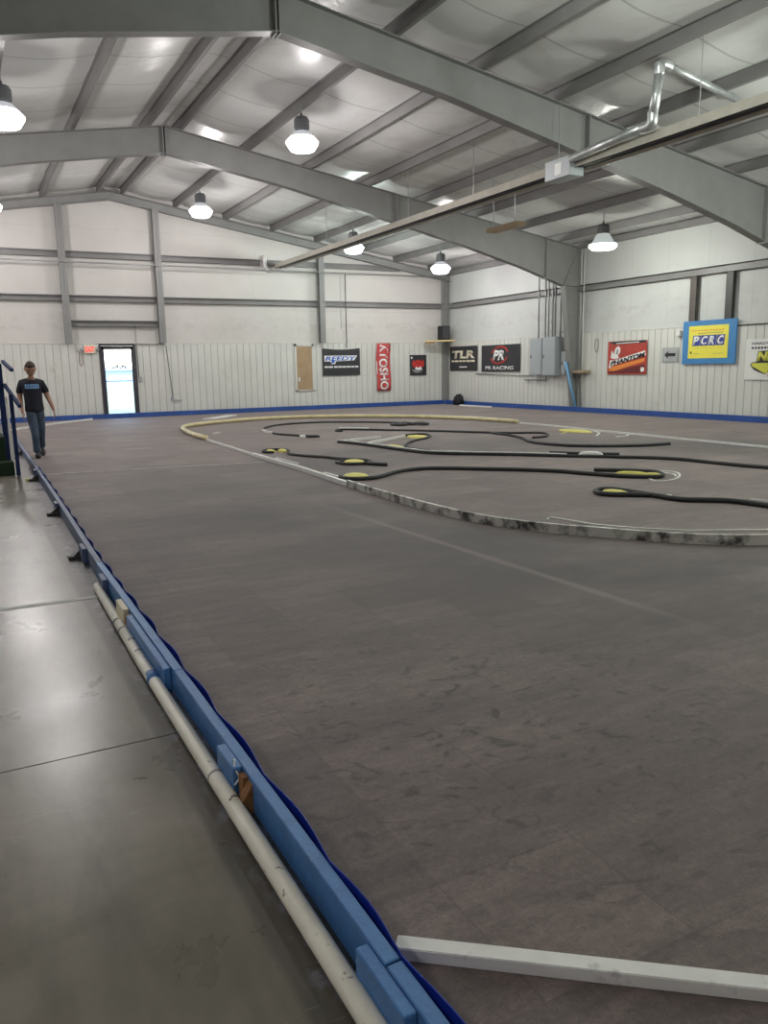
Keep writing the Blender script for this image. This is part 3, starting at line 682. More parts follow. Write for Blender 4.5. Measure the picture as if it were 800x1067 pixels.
pad(8.52, 14.62, .2, .3, .045, 'yellow pad at the tip of the white wedge')
pad(7.08, 13.0, .1, .3, .05, 'thin yellow pad leaning on the longest hose', rot=.1)
pad(5.40, 11.25, .16, .22, .055, 'round yellow pad in the loop of the left hose')
pad(4.68, 9.72, .17, .22, .06, 'nearest left yellow pad, touching the white border')
pad(4.88, 13.68, .075, .14, .05, 'left one of the small yellow pair ringed by hose')
pad(5.08, 13.62, .075, .14, .05, 'right one of the small yellow pair ringed by hose')
pad(12.02, 13.65, .22, .5, .04, 'yellow pad by the thin white rail of the far side')
pad(9.02, 9.85, .05, .2, .075, 'small white pad wedged against the longest hose', M['wht'], rot=.7)
pad(7.93, 7.85, .055, .22, .04, 'yellow sliver between the two hose runs by the white loop', rot=.65)
pad(8.05, 7.6, .05, .12, .04, 'small yellow sliver at the rounded end of the hose by the white loop', rot=.6)
pad(6.56, 6.73, .09, .19, .05, 'long yellow pad inside the nearest hose loop', rot=.15)
strip('rope_loop', catmull([(7.80, 7.42, 0), (7.7, 7.2, 0), (7.95, 7.17, 0), (8.25, 7.33, 0), (8.5, 7.58, 0), (8.53, 7.78, 0), (8.4, 7.83, 0), (8.28, 7.78, 0)], 4) and [(v.x, v.y) for v in catmull([(7.80, 7.42, 0), (7.7, 7.2, 0), (7.95, 7.17, 0), (8.25, 7.33, 0), (8.5, 7.58, 0), (8.53, 7.78, 0), (8.4, 7.83, 0), (8.28, 7.78, 0)], 4)], .03, Z, .01, M['white'], 'white cord loop lying at the rounded end of the black hose', 'cord')
strip('rope_loop', [(v.x, v.y) for v in catmull([(8.2, 7.35, 0), (8.35, 7.5, 0), (8.37, 7.7, 0), (8.28, 7.76, 0)], 4)], .025, Z, .01, M['white'], 'small white cord arc inside the white loop', 'cord')
strip('corner_mark', [(12.38, 13.44), (12.12, 12.98), (11.6, 12.52)], .04, Z, .01, M['white'], 'white bent corner mark nearer the yellow pad of the far side', 'floor mark')
strip('corner_mark', [(12.34, 12.36), (12.06, 12.12), (11.75, 12.12)], .04, Z, .01, M['white'], 'white bent corner mark farther right on the far side', 'floor mark')
strip('corner_mark', [(11.46, 13.44), (11.95, 13.75)], .04, Z, .01, M['yellow'], 'pale yellow stroke leading to the far side yellow pad', 'floor mark')
beamat('loose_board', (6.75, 24.0), (7.9, 25.3), .35, .03, M['white'], 'loose white board lying beyond the far yellowed pipe', 'board')
beamat('white_timber', (5.2, 18.5), (5.45, 18.75), .05, .02, M['white'], 'tiny white offcut near the far left bend of the oval', 'offcut')

# ------------------------------------------------------------------ blue rail along the walls
gr = 'royal blue rail boards along the walls'
segs = [((.98, 27.06), (4.0, 27.06), 'royal blue rail board along the end wall left of the glass door'), ((4.0, 27.06), (8.6, 27.06), 'royal blue rail board crossing below the glass door'),
        ((8.6, 27.06), (13.0, 27.06), 'royal blue rail board along the end wall under the plywood hatch'), ((13.0, 27.06), (17.0, 27.06), 'royal blue rail board along the end wall into the corner'),
        ((17.02, 27.0), (17.02, 22.5), 'royal blue rail board along the side wall behind the black bag'), ((17.02, 22.5), (17.02, 18), 'royal blue rail board along the side wall at the leaning pole'),
        ((17.02, 18), (17.02, 13.6), 'royal blue rail board below the arrow sign'), ((17.02, 13.6), (17.02, 6), 'royal blue rail board at the right edge below the cropped sign')]
for a, b, lb in segs:
    a = Vector(a); b = Vector(b); d_ = (b-a).normalized(); n = Vector((-d_.y, d_.x))
    a2 = a+d_*.004; b2 = b-d_*.004; n = n*.02
    bm = bmesh.new(); prism(bm, [(*(a2-n), 0), (*(b2-n), 0), (*(b2+n), 0), (*(a2+n), 0)], (0, 0, .16))
    tag(build('rail_board', bm, M['blue_rail']), lb, 'rail board', gr)

# ------------------------------------------------------------------ signs
class Sign:
    def __init__(s, name, label, o, u, w, h, mt, wave=0., thick=.006, cat='banner', loose=0.):
        """o: lower left corner seen from inside; u: direction to the right"""
        s.o = Vector(o); s.u = Vector(u); s.n = s.u.cross(Vector((0, 0, 1))); s.w = w; s.h = h; s.wave = wave; s.thick = thick; s.loose = loose
        s.root = thing(name, label, cat, s.o+s.u*w/2)
        bm = bmesh.new(); nx, nz = (24, 14) if wave or loose else (1, 1)
        F = [[bm.verts.new(s.P(w*i/nx, h*j/nz, thick, True)) for j in range(nz+1)] for i in range(nx+1)]
        Bk = [[bm.verts.new(s.P(w*i/nx, h*j/nz, 0, True)) for j in range(nz+1)] for i in range(nx+1)]
        for i in range(nx):
            for j in range(nz):
                bm.faces.new((F[i][j], F[i+1][j], F[i+1][j+1], F[i][j+1])); bm.faces.new((Bk[i][j], Bk[i][j+1], Bk[i+1][j+1], Bk[i+1][j]))
        for i in range(nx):
            bm.faces.new((F[i][0], Bk[i][0], Bk[i+1][0], F[i+1][0])); bm.faces.new((F[i][nz], F[i+1][nz], Bk[i+1][nz], Bk[i][nz]))
        for j in range(nz):
            bm.faces.new((F[0][j], F[0][j+1], Bk[0][j+1], Bk[0][j])); bm.faces.new((F[nx][j], Bk[nx][j], Bk[nx][j+1], F[nx][j+1]))
        build('face', bm, mt, s.root, smooth=bool(wave))
    def P(s, a, b, d=0., edge=False):
        wv = s.wave*(.5+.5*math.sin(a/s.w*9+b/s.h*2.5))+s.wave*.6*(.5+.5*math.sin(b/s.h*7+a/s.w*3+1))
        if s.loose and edge:
            e = a/s.w
            if s.h > s.w: a += s.loose*math.sin(b/s.h*8)
            else: b -= s.loose*math.sin(PI*e)*(b/s.h)
        elif s.loose and s.h > s.w: a += s.loose*math.sin(b/s.h*8)
        return s.o+s.u*a+Vector((0, 0, b))+s.n*(d+wv)
    def poly(s, pts, mt, name='print', d=.002, parent=None):
        bm = bmesh.new(); t0 = s.thick+.0005+(d-.002)
        A = [bm.verts.new(s.P(a*s.w, b*s.h, t0)) for a, b in pts]; B = [bm.verts.new(s.P(a*s.w, b*s.h, t0+.002)) for a, b in pts]; n = len(pts)
        bm.faces.new(B); bm.faces.new(A[::-1])
        for i in range(n): bm.faces.new((A[i], A[(i+1) % n], B[(i+1) % n], B[i]))
        return build(name, bm, mt, parent or s.root)
    def text(s, body, x0, y0, x1, y1, mt, shear=0., bold=.0, d=.002, rot=0, slope=0., name='lettering', mirror=False, arch=0.):
        cu = bpy.data.curves.new('t', 'FONT'); cu.body = body; cu.offset = bold; cu.resolution_u = 3; cu.extrude = 0
        to = bpy.data.objects.new('t', cu); COL.objects.link(to)
        dg = bpy.context.evaluated_depsgraph_get(); me = bpy.data.meshes.new_from_object(to.evaluated_get(dg))
        bpy.data.objects.remove(to); bpy.data.curves.remove(cu)
        bm = bmesh.new(); bm.from_mesh(me); bpy.data.meshes.remove(me)
        xs = [v.co.x for v in bm.verts]; ys = [v.co.y for v in bm.verts]; ax, bx_, ay, by = min(xs), max(xs), min(ys), max(ys)
        fs = bm.faces[:]
        r = bmesh.ops.extrude_face_region(bm, geom=fs)
        top = set(v for v in r['geom'] if isinstance(v, bmesh.types.BMVert))
        for v in bm.verts:
            a = (v.co.x-ax)/(bx_-ax); b = (v.co.y-ay)/(by-ay)
            if mirror: a = 1-a
            if rot: a, b = b, 1-a
            X = (x0+(x1-x0)*a)*s.w + shear*s.h*(b-.5)*(y1-y0); Y = (y0+(y1-y0)*b+slope*(a-.5)+arch*math.sin(PI*a))*s.h
            v.co = s.P(X, Y, s.thick+.0005+(d-.002)+(.002 if v in top else 0))
        return build(name, bm, mt, s.root)
U_E = (1, 0, 0); U_R = (0, -1, 0)
yE = YE-.047; xR = XR-.047
# black banner, blue lettering
s = Sign('wall_banner', 'charcoal banner with outlined blue and white lettering on the end wall', (11.85, yE-.03, 1.22), U_E, 1.53, .99, M['banner'], loose=.05)
s.poly([(.05, .52), (.20, .52), (.24, .42), (.33, .42), (.35, .52), (.84, .55), (.93, .73), (.05, .73)], M['printw'], 'logo_plate')
s.text('REEDY', .09, .55, .88, .70, M['printb'], shear=.4, bold=.03, d=.0045)
s.poly([(.22, .46), (.30, .45), (.33, .55), (.24, .56)], M['printb'], 'logo_tail', d=.0045)
s.poly([(.64, .79), (.68, .80), (.86, .92), (.82, .92)], M['printw'], 'fold_gleam') if False else None
for a, b in ((.05, .14), (.155, .27), (.30, .40), (.415, .50), (.515, .62), (.635, .74), (.755, .84), (.855, .95)): s.poly([(a, .285), (b, .285), (b, .345), (a, .345)], M['printw'], 'small_print')
# tall red
s = Sign('wall_banner', 'tall narrow red banner with white sideways lettering', (14.07, yE-.03, .60), U_E, .60, 1.78, M['redb'], wave=.022, loose=.022)
s.text('KYOSHO', .22, .02, .82, .97, M['printw'], bold=.03, rot=1)
s.poly([(.0, .35), (.06, .36), (.06, .62), (.0, .64)], M['printw'], 'edge_strip')
for y in (.93, .85, .05): s.poly([(.90, y), (.98, y), (.98, y+.04), (.90, y+.04)], M['printk'], 'small_print')
# small black with red emblem
s = Sign('wall_banner', 'small black banner with a red and white emblem', (15.55, yE-.02, 1.155), U_E, .74, .78, M['banner'])
s.poly([(.12, .62), (.22, .78), (.30, .66), (.42, .76), (.58, .76), (.70, .66), (.78, .78), (.88, .62), (.82, .42), (.64, .38), (.36, .38), (.18, .42)], M['red'], 'emblem')
s.poly([(.30, .30), (.36, .44), (.5, .36), (.64, .44), (.74, .30), (.5, .24)], M['printw'], 'emblem_chin', d=.0045)
s.poly([(.10, .30), (.30, .26), (.5, .20), (.80, .26), (.70, .20), (.45, .12), (.25, .16)], M['printg'], 'emblem_scroll')
s.poly([(.04, .86), (.10, .93), (.17, .87), (.10, .80)], M['printw'], 'corner_spot')
for a in (.36, .54): s.poly([(a, .58), (a+.1, .56), (a+.09, .62), (a+.01, .63)], M['redk'], 'emblem_eye', d=.0045)
# side wall: cream letters
s = Sign('wall_banner', 'charcoal banner with large cream slanted letters beside the corner', (xR-.02, 27.0, 1.30), U_R, 1.88, .93, M['banner'])
s.text('TLR', .07, .50, .93, .82, M['cream'], shear=.25, bold=.05)
for a, b in ((.07, .17), (.19, .33), (.36, .46), (.48, .58), (.61, .77), (.79, .92)): s.poly([(a, .36), (b, .36), (b, .43), (a, .43)], M['cream'], 'small_print')
s.poly([(.36, .13), (.64, .13), (.64, .18), (.36, .18)], M['printw'], 'small_print')
# red ring emblem
s = Sign('wall_banner', 'charcoal banner with a red oval ring and white letters', (xR-.02, 24.83, 1.26), U_R, 2.32, .95, M['banner'])
bm_pts = []
k = 28
for i in range(k):
    pass
def ring(s, cx, cy, rx, ry, w, mt, tilt=.35, arc=(0, 1)):
    for q in range(2):
        a0, a1 = ((.06, .46) if q == 0 else (.56, .96)) if arc == (0, 1) else arc
        pts = [(cx+rx*math.cos(2*PI*(a0+(a1-a0)*i/14))*1+tilt*.35*ry*math.sin(2*PI*(a0+(a1-a0)*i/14)), cy+ry*math.sin(2*PI*(a0+(a1-a0)*i/14))) for i in range(15)]
        pin_ = [(cx+(p[0]-cx)*w, cy+(p[1]-cy)*w) for p in pts]
        s.poly(pts+pin_[::-1], mt, 'emblem_ring')
ring(s, .48, .62, .23, .33, .86, M['red'])
s.text('PR', .33, .43, .63, .80, M['printw'], shear=.35, bold=.05, d=.0045)
s.text('PR RACING', .11, .07, .84, .21, M['printw'], shear=.1, bold=.015)
# phantom
s = Sign('wall_banner', 'brick red banner with black and white slanted lettering and yellow swoosh', (xR-.02, 18.24, 1.16), U_R, 1.54, .96, M['redd'])
s.poly([(.15, .90), (.97, .93), (.97, 1.0), (.03, .99)], M['printk'], 'top_band'); s.poly([(.22, .92), (.80, .94), (.80, .965), (.22, .945)], M['printw'], 'top_line', d=.0045)
s.poly([(.02, .12), (.12, .22), (.55, .36), (.96, .48), (.94, .38), (.55, .24), (.18, .10)], M['orange'], 'swoosh')
s.poly([(.02, .08), (.3, .12), (.55, .20), (.96, .30), (.96, .04), (.04, .03)], M['redk'], 'lower_band')
s.poly([(.03, .20), (.07, .44), (.16, .42), (.28, .46), (.96, .70), (.98, .56), (.55, .42), (.14, .27), (.06, .18)], M['printw'], 'logo_plate')
s.text('PHANTOM', .09, .38, .95, .53, M['printk'], shear=.3, bold=.05, slope=.26, d=.0065)
s.poly([(.08, .50), (.11, .74), (.16, .60), (.20, .78), (.27, .86), (.33, .80), (.33, .66), (.27, .58), (.30, .50), (.2, .46)], M['printw'], 'emblem', d=.0045)
s.poly([(.21, .62), (.25, .78), (.29, .72), (.27, .60)], M['printg'], 'emblem_core', d=.0065)
s.poly([(.86, .10), (.90, .06), (.95, .10), (.95, .20), (.87, .21)], M['printw'], 'corner_badge', d=.0045)
# arrow
s = Sign('arrow_sign', 'grey sign with a black arrow pointing left', (xR-.006, 16.14, 1.49), U_R, .55, .39, M['grey_box'], cat='sign')
s.poly([(.05, .05), (.95, .05), (.95, .95), (.05, .95)], M['printw'] if False else M['galv'], 'plate')
s.poly([(.14, .5), (.36, .76), (.36, .62), (.84, .62), (.84, .40), (.36, .40), (.36, .24)], M['printk'], 'arrow', d=.0045)
# framed club sign
t = Sign('club_sign', 'blue framed yellow sign with four white letters on blue', (xR-.03, 15.41, 1.43), U_R, 1.67, 1.11, M['blue_sign'], cat='sign', thick=.03)
t.poly([(.12, .13), (.865, .13), (.865, .88), (.12, .88)], M['signy'], 'yellow_panel', d=.006)
for i, ch in enumerate('PCRC'):
    a = .20+.152*i
    t.poly([(a-.01, .42), (a+.135, .42), (a+.155, .66), (a+.01, .66)], M['deepb'] if i != 2 else M['printk'] if False else M['deepb'], 'letter_tile', d=.010)
    t.text(ch, a+.02, .44, a+.125, .64, M['printw'], shear=.25, bold=.04, d=.014)
random.seed(3)
def dashes(s, y, x0, x1, h, mt, d=.010, n=12, nm='small_print'):
    x = x0; q = (x1-x0)/n
    for i in range(n):
        s.poly([(x, y), (x+q*.7, y), (x+q*.7, y+h), (x, y+h)], mt, nm, d=d); x += q
dashes(t, .76, .18, .80, .02, M['orange'], n=11); dashes(t, .70, .30, .78, .018, M['tan'], n=8); dashes(t, .355, .20, .78, .02, M['lime'], n=12); dashes(t, .23, .24, .34, .015, M['tan'], n=3); dashes(t, .23, .60, .80, .012, M['tan'], n=4)
t.poly([(.165, .24), (.195, .24), (.195, .29), (.165, .29)], M['printk'], 'small_print', d=.010)
# cropped white sign
s = Sign('wall_banner', 'white banner with lime and red cartoon lettering, cut by the right edge', (xR-.015, 13.47, 1.03), U_R, 2.1, .98, M['wht'])
s.text('HARDWARE AND HOBBIES', .08, .86, .95, .92, M['printk'], bold=.02); s.text('QUALITY & SERVICE', .08, .75, .85, .81, M['printk'], bold=.02) if False else dashes(s, .755, .08, .9, .05, M['printk'], n=20, d=.002)
s.poly([(.15, .44), (.17, .70), (.9, .76), (.92, .42)], M['printk'], 'letter_shadow')
s.text('NPAA', .17, .46, .60, .69, M['lime'], shear=.2, bold=.06, d=.0045)
s.poly([(.07, .36), (.10, .43), (.30, .45), (.36, .36), (.34, .22), (.28, .13), (.20, .18), (.13, .24)], M['printk'], 'glove_outline', d=.0045)
for i in range(4): s.poly([(.085+.045*i, .36-.05*i), (.11+.045*i, .41-.035*i), (.32, .41-.04*i), (.27+.012*i, .30-.045*i), (.13+.05*i, .30-.05*i)], M['lime'], 'glove_finger', d=.0065+.001*i)
s.text('N', .33, .08, .52, .43, M['red'], shear=.2, bold=.1, d=.011)
s.text('T', .55, .10, .72, .43, M['red'], shear=.2, bold=.1, d=.011)

# door lettering, seen from behind
class DoorText(Sign):
    def __init__(s): s.o = Vector((4.36, YE-.0085, 1.58)); s.u = Vector(U_E); s.n = s.u.cross(Vector((0, 0, 1))); s.w = .52; s.h = .16; s.wave = 0; s.thick = .0; s.loose = 0; s.root = d
DoorText().text('PCRC', 0, 0, 1, .8, M['printk'], bold=.05, mirror=True, arch=.2)

# exit sign
t = thing('exit_sign', 'lit EXIT sign with two side lamp heads by the glass door', 'exit sign', (3.77, YE-.09, 2.09))
build('housing', bx((3.60, YE-.11, 2.09), (3.95, YE-.04, 2.34), .012), M['cream'], t)
class Ex(Sign):
    def __init__(s): s.o = Vector((3.63, YE-.11, 2.13)); s.u = Vector(U_E); s.n = s.u.cross(Vector((0, 0, 1))); s.w = .29; s.h = .17; s.wave = 0; s.thick = 0; s.loose = 0; s.root = t
M['exit'] = mat('lit_red_letters', (.7, .05, .05), .5, emit=((1, .08, .08), 1.2))
tag(Ex().text('EXIT', 0, 0, 1, 1, M['exit'], bold=.04), 'glowing red letters')
for x in (3.54, 4.0):
    build('lamp_head', lathe(bmesh.new(), [(.02, 0), (.05, .015), (.055, .07), (.03, .10)], (x, YE-.10, 2.17), 12), M['grey_box'], t, True)
build('bracket', bx((3.50, YE-.07, 2.19), (4.04, YE-.05, 2.22)), M['grey_box'], t)

# ------------------------------------------------------------------ wall fittings
t = thing('plywood_hatch', 'plywood hatch with a white frame low on the end wall', 'hatch', (11.14, yE, .70))
build('door', bx((10.84, yE-.02, .73), (11.44, yE+.01, 2.28), .003), M['ply'], t)
bm = bmesh.new()
for a, b in (((10.77, .69), (10.84, 2.37)), ((11.44, .69), (11.51, 2.37)), ((10.77, 2.29), (11.51, 2.37)), ((10.77, .69), (11.51, .73))): box(bm, (a[0], yE-.03, a[1]), (b[0], yE+.01, b[1]))
build('frame', bm, M['rib'], t); build('handle', bx((10.88, yE-.05, 1.03), (10.94, yE-.02, 1.18), .005), M['wht'], t)
t = thing('corner_shelf', 'pale pine shelf fixed across the far corner', 'shelf', (16.8, 26.9, 2.36))
bm = bmesh.new(); prism(bm, [(16.1, 26.98, 2.43), (16.3, 26.72, 2.43), (16.9, 26.3, 2.43), (17.0, 26.2, 2.43), (17.0, 26.98, 2.43)], (0, 0, .05)); build('board', bm, M['pine'], t)
build('bracket', bx((16.1, 26.75, 2.33), (16.4, 26.98, 2.43), .003), M['tan'], t)
t = thing('loudspeaker', 'black loudspeaker standing on the corner shelf', 'speaker', (16.85, 26.75, 2.48))
build('cabinet', bx((16.62, 26.55, 2.48), (16.98, 26.90, 3.02), .015), M['black'], t)
build('grille', bx((16.65, 26.53, 2.53), (16.95, 26.55, 2.98), .005), M['dark'], t)
# black bag
t = thing('black_bag', 'black bag slumped against the blue rail by the corner', 'bag', (16.75, 25.9, Z))
bm = bmesh.new()
prism(bm, [(16.75, 25.5, Z), (16.75, 26.15, Z), (16.75, 25.97, .40), (16.75, 25.60, .44)], (.24, 0, 0))
bmesh.ops.bevel(bm, geom=bm.edges[:], offset=.07, segments=4, affect='EDGES')
build('body', bm, M['black'], t, True)
build('strap', tube(catmull([(16.74, 25.62, .38), (16.70, 25.72, .25), (16.71, 25.95, .12), (16.74, 26.05, .10)], 5), .016), M['dark'], t, True)
build('pocket', box(bmesh.new(), (16.71, 25.62, .08), (16.76, 25.92, .26), .02), M['black'], t, True)
# electrical boxes
def ebox(y0, y1, z0, z1, dpt, label):
    t = thing('electrical_box', label, 'electrical box', (XR-.05-dpt/2, (y0+y1)/2, z0))
    build('cabinet', bx((XR-.05-dpt, y0, z0), (XR-.05, y1, z1), .006), M['grey_box'], t)
    build('door', bx((XR-.05-dpt-.012, y0+.02, z0+.03), (XR-.05-dpt, y1-.02, z1-.03), .004), M['grey_box'], t)
    build('latch', bx((XR-.05-dpt-.03, y1-.10, (z0+z1)/2-.05), (XR-.05-dpt-.012, y1-.07, (z0+z1)/2+.05), .003), M['dark'], t)
ebox(21.06, 21.70, 1.15, 2.34, .24, 'tall grey electrical cabinet left of its twin on the side wall')
ebox(20.32, 20.97, 1.13, 2.35, .30, 'tall grey electrical cabinet nearer the steel column')
ebox(19.97, 20.2, 1.15, 1.88, .16, 'small narrow grey switch box beside the steel column')
def conduit(pts, r, label, m=None, cat='conduit', group='metal conduits on the walls'):
    return tag(build('conduit', tube([Vector(p) for p in pts], r), m or M['conduit'], smooth=True), label, cat, group)
xc = XR-.17
for y, z0, x_, lb in ((21.43, 2.34, XR-.14, 'conduit rising from the left electrical cabinet'), (21.08, 2.34, XR-.14, 'conduit rising between the two electrical cabinets, left of the pair'), (20.93, 2.35, XR-.14, 'conduit rising between the two electrical cabinets, right of the pair'),
                      (20.72, 2.35, XR-.14, 'conduit rising from the right electrical cabinet'), (20.6, 2.35, XR-.14, 'conduit rising close beside the one from the right cabinet'), (20.33, 2.35, XR-.14, 'conduit rising nearest the steel column')):
    conduit([(x_, y, z0), (x_, y+.02, 4.9)], .025, lb)
conduit([(xc, 20.08, 1.88), (xc, 20.12, 2.5), (xc, 20.75, 2.52)], .02, 'bent conduit feeding the small switch box')
conduit([(xR-.03, 25.2, 1.19), (xR-.03, 21.72, 1.12)], .018, 'long level conduit under the ring emblem banner')
conduit([(xR-.06, 22.2, .98), (xR-.06, 21.05, .98), (xR-.06, 21.05, 1.15)], .022, 'short level conduit under the electrical cabinets')
conduit([(XR-.13, 19.3, .16), (XR-.13, 19.3, 5.0)], .018, 'pale vertical conduit in front of the steel column edge', M['rib'])
conduit([(xR, 14.0, HP-.04), (xR, 8, HP-.04)], .016, 'thin level conduit running right from the framed sign', M['dark'])
conduit([(5.25, YE-.06, 3.0), (5.25, YE-.06, 1.3)], .014, 'conduit dropping to the switch right of the glass door')
conduit([(5.25, YE-.08, HP-.02), (6.15, YE-.08, HP-.03), (6.2, YE-.08, HP-.1), (6.32, YE-.08, .60), (6.36, YE-.08, .52), (6.62, YE-.08, .51)], .014, 'bent conduit stepping down the panelling right of the door')
conduit([(XL, YE-.36, 4.86), (XR-.35, YE-.36, 4.86)], .022, 'long level pipe below the upper girt of the end wall')
conduit([(12.84, YE-.10, 4.86), (12.84, YE-.10, 2.22)], .016, 'black cable hanging down to the charcoal banner', M['printk'], 'cable')
conduit([(12.62, YE-.12, 4.80), (12.62, YE-.12, 2.9)], .008, 'thin cable hanging left of the black cable', M['conduit'], 'cable')
tag(build('light_switch', bx((5.25, YE-.08, 1.16), (5.35, YE-.04, 1.32), .006), M['grey_box']), 'small grey switch box right of the glass door', 'switch')
tag(build('outlet_box', bx((6.26, YE-.11, .52), (6.36, YE-.045, .64), .006), M['grey_box']), 'small grey outlet box low on the end wall', 'outlet')
tag(build('wall_camera', bx((xR-.09, 15.5, 2.17), (xR+.01, 15.62, 2.32), .012), M['wht']), 'small white box at the upper left corner of the framed sign', 'box')
tag(build('cord_loop', tube(catmull([(3.46, YE-.06, 2.15), (3.44, YE-.07, 1.8), (3.50, YE-.07, 1.70), (3.54, YE-.07, 1.82), (3.52, YE-.06, 2.15)], 5), .008), M['redk']), 'thin dark red cord loop hanging beside the EXIT sign', 'cord')
tag(build('cord_loop', tube(catmull([(xR-.012, 18.80, 2.23), (xR-.02, 18.81, 1.95), (xR-.02, 18.74, 1.82), (xR-.02, 18.68, 1.95), (xR-.012, 18.69, 2.23)], 5), .008), M['dark']), 'thin dark cord loop hanging left of the brick red banner', 'cord')
tag(build('plank_stub', bx((XR-.35, 18.98, 1.21), (XR-.05, 19.47, 1.29), .004), M['tan']), 'tan wooden stub shelf behind the steel column', 'shelf')
tag(build('leaning_pole', tube([(17.075, 19.38, .045), (16.85, 19.66, 1.56)], .042), mat('pale_blue_pole', (.16, .36, .60), .5), smooth=True), 'light blue pole leaning beside the steel column', 'pole')

# ------------------------------------------------------------------ steps with handrail
t = thing('steps', 'dark green carpeted steps with dark blue handrail at the left edge', 'steps', (.0, 13.5, 0))
build('step', bx((-1.2, 13.0, 0), (.60, 13.32, .20), .012), M['green'], t)
build('step', bx((-1.2, 13.32, 0), (.52, 14.3, .56), .012), M['green'], t)
def bar(a, b, w=.05):
    return sweep(bmesh.new(), [a, b], [(-w/2, -w/2), (w/2, -w/2), (w/2, w/2), (-w/2, w/2)])
build('post', bar((.645, 13.0, 0), (.645, 13.0, 1.20), .055), M['rail_blue'], t)
build('post', bar((.565, 14.0, 0), (.565, 14.0, 1.66), .08), M['rail_blue'], t)
build('rail', bar((.655, 14.6, 1.70), (.69, 12.9, 1.55), .045), M['rail_blue'], t)
build('rail', bar((.62, 14.0, 1.33), (.74, 12.75, 1.03), .045), M['rail_blue'], t)
build('rail', bar((.50, 14.0, 1.62), (-.8, 14.2, 1.80), .045), M['rail_blue'], t)
tag(build('baluster', bar((.60, 13.25, .2), (.60, 13.45, 1.15), .028), M['wht'], t), 'white bar between the posts')

# ------------------------------------------------------------------ person
def skin(name, nodes, edges, m, parent, sub=2, root=0, smooth=True):
    me = bpy.data.meshes.new(name); me.from_pydata([n[0] for n in nodes], edges, []); me.update()
    o = bpy.data.objects.new(name, me); COL.objects.link(o)
    md = o.modifiers.new('s', 'SKIN'); md.use_smooth_shade = True
    for i, n in enumerate(nodes):
        r_ = n[1]; me.skin_vertices[0].data[i].radius = r_ if isinstance(r_, tuple) else (r_, r_)
        me.skin_vertices[0].data[i].use_root = (i == root)
    sd = o.modifiers.new('d', 'SUBSURF'); sd.levels = sub; sd.render_levels = sub
    dg = bpy.context.evaluated_depsgraph_get(); m2 = bpy.data.meshes.new_from_object(o.evaluated_get(dg))
    bpy.data.objects.remove(o)
    bm = bmesh.new(); bm.from_mesh(m2); bpy.data.meshes.remove(m2)
    if isinstance(parent, str): return bm
    return build(name, bm, m, parent, True)
PXX, PY = 1.13, 15.5
body = bpy.data.objects.new('tmp', None)
person = None
# joints (x to his left = +x in the world because he faces the camera, -y)
J = dict(pel=(1.14, 15.55, .92), wai=(1.135, 15.53, 1.06), che=(1.125, 15.52, 1.24), nek=(1.12, 15.48, 1.40), hb=(1.115, 15.43, 1.47),
         sR=(.955, 15.52, 1.345), eR=(.915, 15.56, 1.09), wR=(.92, 15.42, .87), hR=(.93, 15.38, .80),
         sL=(1.295, 15.52, 1.33), eL=(1.375, 15.56, 1.08), wL=(1.43, 15.42, .90), hL=(1.445, 15.38, .82),
         pR=(1.06, 15.54, .88), kR=(1.085, 15.32, .49), aR=(1.105, 15.36, .09), pL=(1.22, 15.56, .88), kL=(1.225, 15.62, .48), aL=(1.225, 15.92, .14))
def arm_fingers(h, w, side):
    """five short bent fingers rooted inside the palm"""
    return []
nodes = [(J['pel'], (.125, .095)), (J['wai'], (.115, .085)), (J['che'], (.135, .09)), ((1.12, 15.5, 1.33), (.09, .07)), (J['nek'], .055), (J['hb'], .052),
         (J['sR'], .055), (J['eR'], .047), (J['wR'], .033), (J['hR'], (.038, .022)),
         (J['sL'], .055), (J['eL'], .047), (J['wL'], .033), (J['hL'], (.038, .022)),
         (J['pR'], .085), (J['kR'], .048), (J['aR'], .034), (J['pL'], .085), (J['kL'], .048), (J['aL'], .034)]
edges = [(0, 1), (1, 2), (2, 3), (3, 4), (4, 5), (3, 6), (6, 7), (7, 8), (8, 9), (3, 10), (10, 11), (11, 12), (12, 13), (0, 14), (14, 15), (15, 16), (0, 17), (17, 18), (18, 19)]
bm = skin('b', nodes, edges, None, 'bm')
# fingers and thumbs
def add_bm(dst, src):
    me = bpy.data.meshes.new('x'); src.to_mesh(me); src.free(); dst.from_mesh(me); bpy.data.meshes.remove(me)
for side, hk in ((-1, 'hR'), (1, 'hL')):
    h = Vector(J[hk])
    for i, ln in enumerate((.072, .082, .076, .058)):
        y = -.032+.021*i; a = h+Vector((0, y, -.01)); 
        n_ = [(tuple(a), .009), (tuple(a+Vector((.004*side, -.002, -.03-ln*.3))), .0085), (tuple(a+Vector((-.006*side, -.004, -.03-ln*.65))), .008), (tuple(a+Vector((-.022*side, -.005, -.03-ln))), .0065)]
        add_bm(bm, skin('f', n_, [(0, 1), (1, 2), (2, 3)], None, 'bm', 1))
    a = h+Vector((-.004*side, -.02, .02))
    n_ = [(tuple(a), .011), (tuple(a+Vector((-.012*side, -.03, -.02))), .010), (tuple(a+Vector((-.02*side, -.038, -.05))), .008)]
    add_bm(bm, skin('f', n_, [(0, 1), (1, 2)], None, 'bm', 1))
